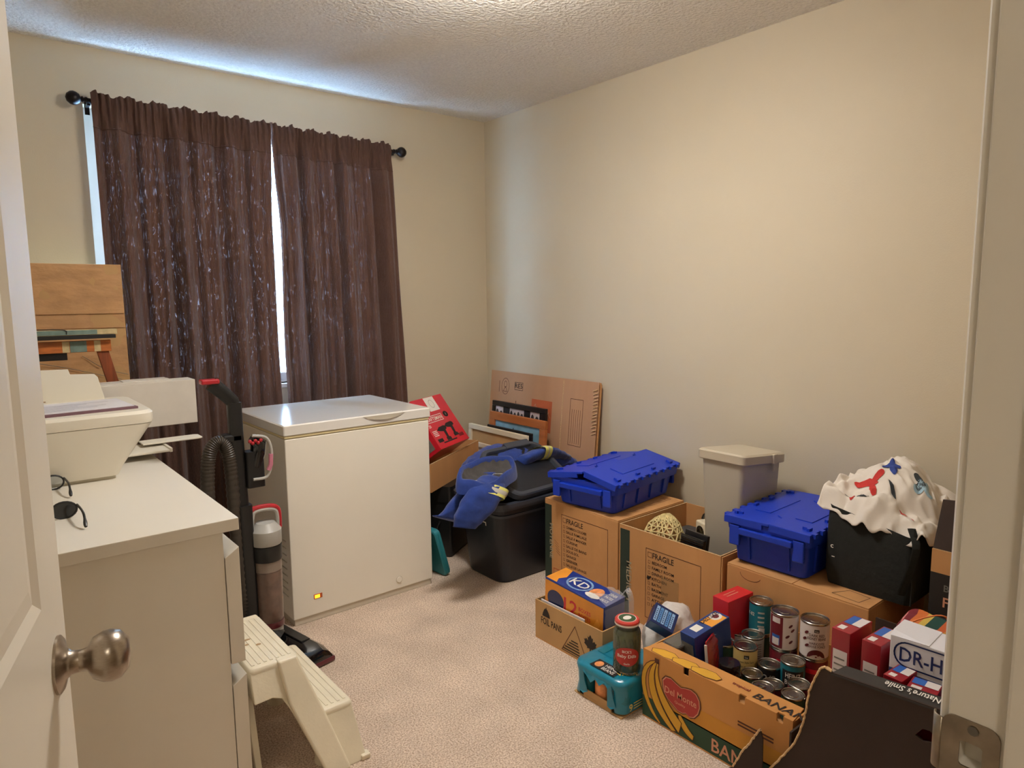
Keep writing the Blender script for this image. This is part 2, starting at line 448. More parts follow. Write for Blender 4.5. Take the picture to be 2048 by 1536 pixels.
def ellipse(cx, cy, a, b, n=24, a0=0, a1=2*math.pi):
    return [(cx+a*math.cos(a0+(a1-a0)*i/n), cy+b*math.sin(a0+(a1-a0)*i/n)) for i in range(n)]
def rrect(x0, x1, y0, y1, r, n=5):
    pts = []
    for cx, cy, a in ((x1-r, y1-r, 0), (x0+r, y1-r, 90), (x0+r, y0+r, 180), (x1-r, y0+r, 270)):
        for k in range(n+1):
            t = R(a+90*k/n); pts.append((cx+r*math.cos(t), cy+r*math.sin(t)))
    return pts
def bez(p0, p1, p2, p3, n=12):
    out = []
    P = [Vector(p) for p in (p0, p1, p2, p3)]
    for i in range(n+1):
        t = i/n; out.append(P[0]*(1-t)**3+P[1]*3*t*(1-t)**2+P[2]*3*t*t*(1-t)+P[3]*t**3)
    return out
def spline(pts, n=8):
    """Catmull-Rom through points"""
    P = [Vector(p) for p in pts]; P = [P[0]*2-P[1]]+P+[P[-1]*2-P[-2]]; out = []
    for i in range(1, len(P)-2):
        for k in range(n):
            t = k/n; a, b, c, d = P[i-1:i+3]
            out.append(.5*((2*b)+(c-a)*t+(2*a-5*b+4*c-d)*t*t+(3*b-a-3*c+d)*t**3))
    out.append(P[-2]); return out

# ================================================================== the room
XL, XR, YF_, YB, ZC = -0.25, 2.688, 0.201, 3.545, 2.44
T = 0.12
WX0, WX1, WZ0, WZ1 = 0.525, 1.90, 0.92, 2.20          # window opening
DX0, DX1, DZ = -0.125, 0.682, 2.05                    # doorway opening
struct('floor', G().box(XL-T, XR+T, -1.6, YB+T, -.06, 0), 'carpet')
struct('ceiling', G().box(XL-T, XR+T, -1.6, YB+T+.06, ZC, ZC+.1), 'ceiling_paint')
struct('wall_right', G().box(XR, XR+T, -1.6, YB+T, 0, ZC), 'paint')
struct('wall_left', G().box(XL-T, XL, YF_-T, YB+T, 0, ZC), 'paint')
g = G()
g.box(XL-T, WX0, YB, YB+.16, 0, ZC).box(WX1, XR+T, YB, YB+.16, 0, ZC).box(WX0, WX1, YB, YB+.16, 0, WZ0).box(WX0, WX1, YB, YB+.16, WZ1, ZC)
struct('wall_back', g, 'paint')
g = G()
g.box(XL-T, DX0-.02, YF_-T, YF_, 0, ZC).box(DX1+.02, XR+T, YF_-T, YF_, 0, ZC).box(DX0-.02, DX1+.02, YF_-T, YF_, DZ+.02, ZC)
struct('wall_front', g, 'paint')
struct('wall_hall_left', G().box(-1.0, -.9, -1.6, YF_-T, 0, ZC), 'hall_paint')
struct('wall_hall_end', G().box(-1.0, XR+T, -1.7, -1.6, 0, ZC), 'hall_paint')
struct('floor_hall', G().box(-1.0, XL-T, -1.6, YF_-T, -.06, 0), 'carpet')
struct('ceiling_hall', G().box(-1.0, XL-T, -1.6, YF_-T+.12, ZC, ZC+.1), 'ceiling_paint')
struct('wall_hall_corner', G().box(-1.0, XL-T, YF_-T, YF_-T+.1, 0, ZC), 'hall_paint')
struct('baseboard_right', G().box(XR-.014, XR, YF_, YB, 0, .085), 'trim_white', bevel=.004)
struct('baseboard_back', G().box(XL, XR-.014, YB-.014, YB, 0, .085), 'trim_white', bevel=.004)
struct('baseboard_left', G().box(XL, XL+.014, YF_+.02, YB-.014, 0, .085), 'trim_white', bevel=.004)

# window: vinyl slider behind the curtains
wn = struct('window_1', G().box(WX0, WX1, YB+.07, YB+.13, WZ0, WZ0+.05).box(WX0, WX1, YB+.07, YB+.13, WZ1-.05, WZ1)
            .box(WX0, WX0+.05, YB+.07, YB+.13, WZ0+.05, WZ1-.05).box(WX1-.05, WX1, YB+.07, YB+.13, WZ0+.05, WZ1-.05), 'vinyl')
obj('pane', G().box(WX0+.05, 1.21, YB+.095, YB+.099, WZ0+.05, WZ1-.05), 'window_glass', wn)
obj('pane', G().box(1.255, WX1-.05, YB+.105, YB+.109, WZ0+.05, WZ1-.05), 'window_glass', wn)
obj('meeting_rail', G().box(1.21, 1.255, YB+.08, YB+.12, WZ0+.05, WZ1-.05), 'vinyl', wn)
obj('window_sill', G().box(WX0-.02, WX1+.02, YB-.006, YB+.07, WZ0-.025, WZ0), 'trim_white', wn, bevel=.004)

# door frame: jambs, stops, room-side casing, strike plate
fr = struct('trim_1', G().box(DX1, DX1+.02, YF_-T-.005, YF_+.004, 0, DZ+.02).box(DX0-.02, DX0, YF_-T-.005, YF_+.004, 0, DZ+.02).box(DX0, DX1, YF_-T-.005, YF_+.004, DZ, DZ+.02), 'trim_white', bevel=.0015)
obj('door_stop', G().box(DX1-.011, DX1, YF_-T+.01, YF_-.042, 0, DZ), 'trim_white', fr, bevel=.003)
obj('door_stop', G().box(DX0, DX0+.011, YF_-T+.01, YF_-.042, 0, DZ), 'trim_white', fr, bevel=.003)
obj('door_stop', G().box(DX0+.011, DX1-.011, YF_-T+.01, YF_-.042, DZ-.011, DZ), 'trim_white', fr, bevel=.003)
def casing(x0, x1, nm='casing'):
    g = G(); s = 1 if x1 > x0 else -1
    prof = [(x0, 0), (x0, .011), (x0+s*.012, .016), (x0+s*.03, .012), (x1-s*.008, .009), (x1, .006), (x1, 0)]
    g.prism([(p[0], YF_+p[1], 0) for p in prof], (0, 0, DZ+.06)); return obj(nm, g, 'trim_white', fr)
casing(DX1+.006, DX1+.064); casing(DX0-.006, DX0-.064)
# strike plate with the curled lip, on the jamb at knob height
sp = G()
sp.prism([(DX1-.0018, YF_-.038+p[0], .935+p[1]) for p in rrect(0, .046, -.033, .033, .010)], (.0018, 0, 0))
plate = obj('strike_plate', sp, 'old_steel', fr)
lip = G(); lip.grid(lambda u, v: (DX1-.0015+.010*(u**2), YF_+.008+.010*math.sin(u*1.5), .935-.026+.052*v), 6, 1)
for i in range(6): pass
st = obj('strike_lip', lip, 'old_steel', fr, smooth=True); md = st.modifiers.new('thick', 'SOLIDIFY'); md.thickness = .0016
for o_ in (plate, fr): cut(o_, G().prism([(DX1-.010, YF_-.025+p[0], .935+p[1]) for p in rrect(0, .018, -.012, .012, .003)], (.026, 0, 0)))
for dz in (-.025, .025):
    obj('screw', G().lathe([(.0045, 0), (.0035, .0008)], 10, (DX1-.0026, YF_-.017, .935+dz), 'x'), 'tin_dark', fr)

# the door, standing open into the room
def door():
    W_, Hh, t = .757, 2.03, .035
    d = bpy.data.objects.new('door_1', None); COL.objects.link(d); d['kind'] = 'structure'
    d['label'] = 'white moulded panel door standing open'; d.location = (-.118, .238, .006); d.rotation_euler = (0, 0, R(75))
    obj('leaf', G().box(0, W_, .004, t-.004, 0, Hh), 'door_white', d)
    # stiles and rails proud on both faces, panels recessed with bevels between
    cols = [(.115, .335), (.422, .642)]; rows = [(.24, .80), (1.02, 1.62), (1.72, 1.92)]
    for side in (0, 1):
        y0, y1 = ((0, .004) if side == 0 else (t-.004, t))
        xs = [0, .115, .335, .422, .642, W_]
        for a, b in ((0, .115), (.335, .422), (.642, W_)):
            obj('stile', G().box(a, b, y0, y1, 0, Hh), 'door_white', d)
        for a, b in ((0, .24), (.80, 1.02), (1.62, 1.72), (1.92, Hh)):
            for c in cols: obj('rail', G().box(c[0], c[1], y0, y1, a, b), 'door_white', d)
        s = 1 if side == 0 else -1; ys = 0 if side == 0 else t
        for c in cols:
            for r in rows:
                g = G(); i = .035
                o_ = [(c[0], r[0]), (c[1], r[0]), (c[1], r[1]), (c[0], r[1])]
                m_ = [(c[0]+.012, r[0]+.012), (c[1]-.012, r[0]+.012), (c[1]-.012, r[1]-.012), (c[0]+.012, r[1]-.012)]
                n_ = [(c[0]+i, r[0]+i), (c[1]-i, r[0]+i), (c[1]-i, r[1]-i), (c[0]+i, r[1]-i)]
                g.rings([[(p[0], ys-s*.0015, p[1]) for p in o_], [(p[0], ys+s*.0035, p[1]) for p in m_], [(p[0], ys+s*.0005, p[1]) for p in n_]], cap0=False)
                obj('panel', g, 'door_white', d)
    for s, y0 in ((-1, 0), (1, t)):
        k = obj('door_knob', G().lathe([(.0005, 0), (.012, .000), (.0125, .010), (.014, .016), (.024, .022), (.029, .032), (.030, .040), (.027, .050), (.018, .058), (.0005, .060)] if s > 0 else
                [(.0005, 0), (.012, 0), (.0125, -.010), (.014, -.016), (.024, -.022), (.029, -.032), (.030, -.040), (.027, -.050), (.018, -.058), (.0005, -.060)], 32, (.700, y0+s*.014, .929), 'y'), 'nickel', d, smooth=True, ang=50)
        prof = [(.0005, 0), (.033, 0), (.033, .003), (.029, .006), (.018, .009), (.0135, .014), (.0125, .022), (.0005, .022)]
        obj('rosette', G().lathe([(r, s*h) for r, h in prof], 32, (.700, y0, .929), 'y'), 'nickel', d, smooth=True)
    obj('latch_plate', G().box(W_, W_+.0012, t/2-.0125, t/2+.0125, .90, .957), 'nickel', d)
    for z in (.2, 1.0, 1.8):
        obj('hinge', G().lathe([(.006, 0), (.006, .09)], 10, (-.004, t+.003, z)), 'nickel', d)
door()

# ------------------------------------------------------------------ lamps (both just out of view)
def ceiling_lamp(name, loc, power, col, label, rad=.17):
    t = thing(name, label, 'ceiling light', loc)
    obj('lamp_base', G().lathe([(.0005, 0), (.075, 0), (.078, -.012), (.06, -.020), (.0005, -.020)], 32), 'nickel', t, smooth=True)
    m = bpy.data.materials.new('lit_glass'); m.use_nodes = True; nt = m.node_tree
    b = nt.nodes['Principled BSDF']; b.inputs['Base Color'].default_value = (.9, .85, .75, 1)
    b.inputs['Emission Color'].default_value = col+(1,); b.inputs['Emission Strength'].default_value = power
    prof = [(.06, -.018), (rad*.75, -.030), (rad, -.048), (rad, -.058), (rad*.90, -.070), (rad*.7, -.080), (rad*.4, -.087), (.001, -.090)]
    obj('glass_bowl_offscreen', G().lathe(prof, 24, cap0=True), m, t, smooth=True)
    obj('finial', G().lathe([(.0005, -.088), (.008, -.090), (.006, -.097), (.0005, -.102)], 12), 'nickel', t, smooth=True)
ceiling_lamp('ceiling_light_offscreen', (1.38, 1.78, ZC), LAMP_ROOM, WARM, 'round glass ceiling light in the middle of the bedroom ceiling')
ceiling_lamp('hall_light_offscreen', (-.35, -.76, ZC), LAMP_HALL, (1.0, .92, .80), 'round glass ceiling light in the hallway outside the door', .13)
# snowy ground outside the window
struct('ground_outside', G().box(-30, 30, YB+1.5, YB+60, -3.2, -3.0), 'outside_snow')

# ================================================================== curtains
ROD_Y = 3.49
def rod_z(x): return 2.207-.021*(x-.485)
def curtain_rod():
    t = thing('curtain_rod', 'dark bronze curtain rod with ball finials above the window', 'curtain rod', (0, 0, 0))
    a, b = Vector((.536, ROD_Y, rod_z(.536))), Vector((2.008, ROD_Y, rod_z(2.008)))
    obj('rod', G().tube([a, (a+b)/2, b], .0085, 12), 'rod_bronze', t, smooth=True)
    for e, s in ((a, -1), (b, 1)):
        prof = [(.0005, 0), (.011, 0), (.011, .008), (.007, .012), (.013, .018), (.009, .024), (.020, .030), (.027, .042), (.029, .052), (.026, .063), (.016, .075), (.0005, .080)]
        obj('finial', G().lathe([(r, s*h) for r, h in prof], 24, e, 'x'), 'rod_bronze', t, smooth=True, ang=60)
        x = e.x+s*-.004
        obj('bracket', G().box(x-.009, x+.009, YB-.004, YB, e.z-.05, e.z+.02).box(x-.006, x+.006, e.y, YB, e.z-.022, e.z-.009).lathe([(.012, -.008), (.012, .008)], 12, (x, e.y, e.z-.004), 'x'), 'rod_bronze', t)
curtain_rod()
def curtain(label, x0t, x1t, x0b, x1b, seed, edge):
    rnd = random.Random(seed); ph = [rnd.uniform(0, 6.28) for _ in range(9)]
    zb = .03; NU, NV = 230, 76
    def fold(u, v):
        w_ = u+.012*math.sin(3*v+ph[0])+.02*math.sin(7*u+ph[1])
        f = (1-2*abs(math.sin(math.pi*6.2*w_+ph[2]))**.8)*.85+math.sin(2*math.pi*9.3*w_+ph[3]+1.2*v)*.42+math.sin(2*math.pi*2.3*w_+ph[4])*.40
        f += .10*math.sin(2*math.pi*24*w_+ph[5]+2*v)
        return f
    def fn(u, v):
        z = 0
        x = (x0t+(x1t-x0t)*u)*(1-v)+(x0b+(x1b-x0b)*u)*v
        # gap between the two panels opens below the header
        zt = rod_z(x)+.030+.008*math.sin(2*math.pi*6.5*u+ph[6])+.005*math.sin(2*math.pi*17*u+ph[7])
        z = zt+(zb-zt)*v
        open_ = .019*min(1, max(0, (2.155-z)/.42))+.004*math.sin(z*6+ph[8])*(1 if z < 1.9 else 0)
        if edge > 0: x -= open_*max(0, (u-.8)/.2)
        else: x += open_*max(0, (.2-u)/.2)
        d = rod_z(x)-z
        hd = min(1, max(0, (d+.03)/.16))
        f = fold(u, v)
        gather = .012*math.sin(2*math.pi*31*u+ph[7]+.8*math.sin(9*u))+.006*math.sin(2*math.pi*53*u+ph[6])
        pocket = -math.sqrt(max(0, 1-(d/.034)**2))*.012 if abs(d) < .034 else 0
        y = ROD_Y-.012-.010*hd+pocket+gather*(1-hd)*.8+f*.027*hd*(1+.30*v)+.004*math.sin(41*u+13*v)*hd
        if d < .115: y -= .0025
        return (x, y, z)
    c = thing('curtain', label, 'curtain', ((x0t+x1t)/2, ROD_Y, 0), 0)
    lx, ly = (x0t+x1t)/2, ROD_Y
    g = G().grid(lambda u, v: (lambda p: (p[0]-lx, p[1]-ly, p[2]))(fn(u, v**1.25)), NU, NV)
    head = [f for f in g.f if sum(rod_z(g.v[i][0]+lx)-g.v[i][2] for i in f)/4 < .115]
    hs = set(head); low = [f for f in g.f if f not in hs]
    for nm, fs, m_ in (('rod_pocket', head, 'curtain_plain'), ('curtain_cloth', low, 'curtain')):
        ids = sorted({i for f in fs for i in f}); mp = {a: b for b, a in enumerate(ids)}
        h = G().add([g.v[i] for i in ids], [tuple(mp[i] for i in f) for f in fs])
        obj(nm, h, m_, c, smooth=True, ang=180, recalc=False)
    # stitched line under the rod pocket
    g = G(); pts = []
    for i in range(NU+1):
        u = i/NU; lo, hi = 0.0, .3
        for _ in range(22):
            mid = (lo+hi)/2; p = fn(u, mid)
            if rod_z(p[0])-p[2] < .117: lo = mid
            else: hi = mid
        p = fn(u, hi); pts.append((p[0]-lx, p[1]-ly-.0015, p[2]))
    g.tube(pts, .0020, 4); obj('pocket_seam', g, 'curtain_plain', c)
curtain('brown crinkled cotton curtain panel behind the vacuum cleaner and printer', .543, 1.307, .544, 1.309, 3, 1)
curtain('brown crinkled cotton curtain panel behind the freezer, next to the bare wall', 1.311, 1.978, 1.307, 2.053, 11, -1)

# ================================================================== dresser and what stands on it
DRX, DRY0, DRY1 = .551, 1.832, 3.15
def dresser():
    t = thing('dresser', 'white chest of drawers with a thick top and overhanging drawer fronts', 'dresser', (.05, DRY0, 0))
    D, Ln = DRX-.05, DRY1-DRY0
    obj('top', G().box(0, D, 0, Ln, .747, .78), 'dresser_white', t, bevel=.0015)
    for y0 in (.004, Ln-.024): obj('side_panel', G().box(.004, D-.042, y0, y0+.02, 0, .747), 'dresser_white', t, bevel=.001)
    obj('back_panel', G().box(.0, .004, .004, Ln-.004, .02, .747), 'dresser_white', t)
    obj('plinth', G().box(D-.07, D-.055, .024, Ln-.024, 0, .05), 'dresser_white', t)
    for z0, z1 in ((.022, .34), (.378, .700)):
        for k in range(2):
            y0 = .002+k*(Ln/2); y1 = y0+Ln/2-.004
            prof = [(D-.040, z0), (D-.003, z0), (D-.003, z1), (D-.040, z1-.024)]
            obj('drawer_front', G().prism([(p[0], y0, p[1]) for p in prof], (0, y1-y0, 0)), 'dresser_white', t, bevel=.001)
dresser()
def printer():
    P = thing('printer', 'white inkjet printer with its output tray pulled out on the dresser', 'printer', (.12, 2.50, .78))
    # body: boat shaped, wider at the top
    def ring(x0, x1, y0, y1, z, r): return [(p[0], p[1], z) for p in rrect(x0, x1, y0, y1, r, 4)]
    g = G().rings([ring(.0, .270, .012, .42, .012, .02), ring(-.01, .285, .004, .43, .04, .03), ring(-.01, .372, -.01, .44, .165, .04), ring(-.01, .378, -.012, .442, .175, .04)])
    obj('body', g, 'printer_white', P, smooth=True, ang=30)
    g = G().rings([ring(-.01, .379, -.013, .443, .1765, .04), ring(-.01, .384, -.015, .445, .184, .045), ring(-.01, .384, -.015, .445, .208, .05), ring(-.004, .376, -.007, .437, .218, .048)])
    obj('scanner_lid', g, 'printer_white', P, smooth=True, ang=30)
    for y in (.03, .37): obj('foot', G().box(.02, .26, y, y+.03, 0, .014), 'printer_white', P)
    g = G().prism([(p[0], .400, p[1]) for p in [(.03, .205), (.305, .205), (.285, .30), (.275, .312), (.20, .316), (.195, .335), (.04, .338), (.03, .33)]], (0, .006, 0))
    cut(obj('paper_support', g, 'printer_white', P, bevel=.002), G().box(.04, .12, .39, .42, .222, .226))
    tr = obj('output_tray', G().box(.24, .478, .225, .40, .022, .031), 'printer_white', P, bevel=.003)
    obj('tray_lip', G().box(.470, .480, .225, .40, .020, .036), 'printer_white', tr, bevel=.002)
    obj('tray_extension', G().prism([(p[0], p[1], .040) for p in [(.40, .315), (.600, .315), (.612, .325), (.612, .385), (.600, .395), (.40, .395)]], (0, 0, .006)), 'printer_white', tr, bevel=.002)
printer()
sheet = thing('document', 'printed white sheet lying on top of the printer', 'paper', (.12, 2.50, .9990))
obj('page', G().prism([(.015, .046, .007), (.338, .068, .007), (.325, .310, .007), (.0, .295, .007)], (0, 0, .0012)), 'paper_white', sheet)
for k in range(6):
    rect(sheet, (.05+.02*(k % 2), .085+.028*k, .0082), ((.996, .08, 0), (-.08, .996, 0)), .12+.05*((k*7) % 3), .004, 'print_grey', name='printed_line')
fold_ = obj('folder', G().prism([(.125, 2.528, .9982), (.466, 2.554, .9982), (.436, 2.76, .9982), (.115, 2.74, .9982)], (0, 0, .0078)), 'mauve'); tag(fold_, 'mauve paper folder under the white sheet on the printer', 'folder')

def glasses(name, label, loc, rz, sun):
    t = thing(name, label, 'glasses', loc, rz)
    for s in (-1, 1):
        pts = [(p[0]+s*.034, 0, p[1]+.024) for p in ellipse(0, 0, .029, .022, 20)]
        obj('rim', G().tube(pts+[pts[0], pts[1]], .0028, 6), 'black_plastic', t, smooth=True)
        obj('lens', G().prism([(p[0]+s*.034, -.0006, p[1]+.024) for p in ellipse(0, 0, .028, .021, 20)], (0, .0012, 0)), 'black_gloss' if sun else 'pane', t)
        obj('temple', G().tube(spline([(s*.064, .002, .034), (s*.066, .06, .034), (s*.066, .105, .030), (s*.064, .140, .008)], 6), [.0030]*15+[.0038, .0048, .0048, .0036], 8), 'black_plastic', t, smooth=True)
    obj('bridge', G().tube([(-.006, 0, .03), (0, -.002, .033), (.006, 0, .03)], .0026, 6), 'black_plastic', t, smooth=True)
glasses('sunglasses', 'black sunglasses lying open on the dresser top', (.160, 2.130, .7793), 180, True)
glasses('reading_glasses', 'thin black reading glasses lying at the foot of the printer', (.170, 2.488, .7793), 180, False)

base_ = thing('flat_carton', 'flat white carton lying behind the printer on the dresser', 'box', (.16, 2.965, .78))
obj('body', G().box(0, .34, 0, .085, 0, .083), 'carton_white', base_, bevel=.002)
wc = thing('white_carton', 'long white cardboard carton jutting out behind the printer', 'box', (.30, 2.955, .863))
obj('body', G().box(0, .452, 0, .105, 0, .176), 'carton_white', wc, bevel=.002)
obj('top_flap', G().box(.09, .37, .008, .10, .176, .181), 'carton_white', wc, bevel=.001)
obj('tuck_flap', G().box(.20, .36, .03, .102, .181, .184), 'carton_white', wc)

es = thing('easel', 'paint-stained wooden table easel behind the printer', 'easel', (.24, 3.10, .7835))
def plank(nm, p, q, wdt, th, m, up=(0, 0, 1)):
    a, b = Vector(p), Vector(q); d = (b-a).normalized(); u = Vector(up); u = (u-d*u.dot(d)).normalized(); n = d.cross(u)
    g = G(); g.hexa([a-u*wdt/2-n*th/2, b-u*wdt/2-n*th/2, b-u*wdt/2+n*th/2, a-u*wdt/2+n*th/2, a+u*wdt/2-n*th/2, b+u*wdt/2-n*th/2, b+u*wdt/2+n*th/2, a+u*wdt/2+n*th/2])
    return obj(nm, g, m, es, bevel=.0015)
plank('ledge', (-.10, -.008, .455), (.268, -.008, .455), .020, .040, 'paint_cream')
plank('ledge_edge', (-.10, -.006, .437), (.262, -.006, .437), .014, .05, 'black_plastic')
plank('crossbar', (-.10, .010, .400), (.248, .010, .400), .044, .020, 'wood_orange')
plank('leg', (.218, .018, .385), (.300, .018, 0.0), .040, .020, 'wood_brown', (1, 0, 0))
plank('leg', (-.04, .018, .385), (-.10, .018, 0.0), .040, .020, 'wood_brown', (1, 0, 0))
plank('clamp', (-.02, .02, .365), (.10, .02, .365), .03, .02, 'black_plastic')
for x0, x1, m in ((.11, .165, 'paint_teal'), (.085, .108, 'paint_cream'), (.19, .212, 'paint_cream')):
    obj('paint_smear', G().box(x0, x1, -.0008, .001, .379, .421), m, es)
obj('paint_smear', G().box(-.1, .2, -.0290, -.0275, .447, .464), 'paint_teal', es)
obj('wire', G().tube(spline([(-.10, -.03, .474), (.0, -.031, .470), (.09, -.031, .466), (.10, -.031, .45)], 5), .0016, 5), 'black_plastic', es)

pb = thing('paper_backed_picture', 'large picture seen from its brown kraft paper back, leaning by the curtain', 'picture', (.20, 3.350, 0), rot=(R(-.9), 0, 0))
obj('stretcher', G().box(-.32, .392, .004, .022, 0, 1.512), 'cardboard_pale', pb, bevel=.002)
g = G().grid(lambda u, v: (-.318+.708*u, .003-.0035*noise.noise(Vector((u*5, v*14, 2.0)))-.002*noise.noise(Vector((u*16, v*30, 5))), .002+1.508*v), 60, 90)
obj('kraft_paper', g, 'kraft', pb, smooth=True, ang=180)
for z, h in ((1.305, .055), (1.245, .004), (1.01, .006)):
    obj('tape_strip', G().box(-.318, .390, -.0028, -.0018, z, z+h), 'kraft', pb)
obj('hanging_wire', G().tube(spline([(-.2, -.006, 1.16), (.1, -.008, 1.10), (.36, -.006, 1.02)], 6), .0011, 5), 'tin_dark', pb)
obj('hanging_wire', G().tube(spline([(.22, -.006, 1.13), (.3, -.008, 1.07), (.386, -.006, 1.04)], 6), .0011, 5), 'tin_dark', pb)

# ================================================================== freezer
FX0, FX1, FY0, FY1 = 1.003, 1.684, 2.680, 3.262
def freezer():
    t = thing('chest_freezer', 'white chest freezer standing in front of the curtains', 'freezer', (FX0, FY0, 0))
    W_, D = FX1-FX0, FY1-FY0
    cab = obj('cabinet', G().box(0, W_, 0, D, .028, .795), 'freezer_white', t, bevel=.004)
    obj('base', G().box(.006, W_-.006, .006, D-.006, 0, .030), 'freezer_trim', t, bevel=.002)
    obj('gasket', G().box(-.001, W_+.001, -.001, D-.004, .797, .808), 'gasket', t, bevel=.003)
    ld = obj('lid', G().rings([[(p[0], p[1], z) for p in rrect(x, W_-x+.004, x, D-x, .008, 3)] for x, z in ((.000, .808), (-.005, .812), (-.005, .848), (-.001, .853))]), 'freezer_lid', t, smooth=True, ang=30)
    obj('lid_lip', G().box(-.0015, W_+.003, -.0015, D, .8075, .8115), 'freezer_trim', ld)
    # bowl shaped handle recess in the front edge
    g = G(); n = 14; top = []; bot = []
    for i in range(n+1):
        u = i/n; x = .345+.21*u; dz = .020*math.sin(math.pi*u)**.7
        top.append((x, -.0065, .8475)); bot.append((x, -.0058-.006*math.sin(math.pi*u), .8475-dz))
    g.add(top+bot, [(i, i+1, n+2+i, n+1+i) for i in range(n)]); obj('handle', g, 'bin_grey', ld, smooth=True)
    cut(ld, G().box(.352, .548, -.0015, .005, .832, .870))
    vents = G()
    for k in range(9):
        z = .115+k*.030
        vents.box(-.02, .045, .045, .175, z, z+.006)
    cut(cab, vents)
    il = obj('indicator_frame', G().box(.090, .128, -.0016, .001, .097, .117), 'orange_print', t, bevel=.001)
    obj('indicator_lamp', G().box(.094, .116, -.003, -.001, .100, .114), 'amber_light', il)
    obj('drain_plug', G().lathe([(.0005, -.005), (.012, -.005), (.014, -.003), (.014, .002)], 20, (.500, 0, .072), 'y'), 'freezer_white', t, smooth=True)
    obj('drain_ring', G().lathe([(.0165, -.0012), (.0165, .001)], 20, (.500, 0, .072), 'y'), 'freezer_trim', t)
freezer()

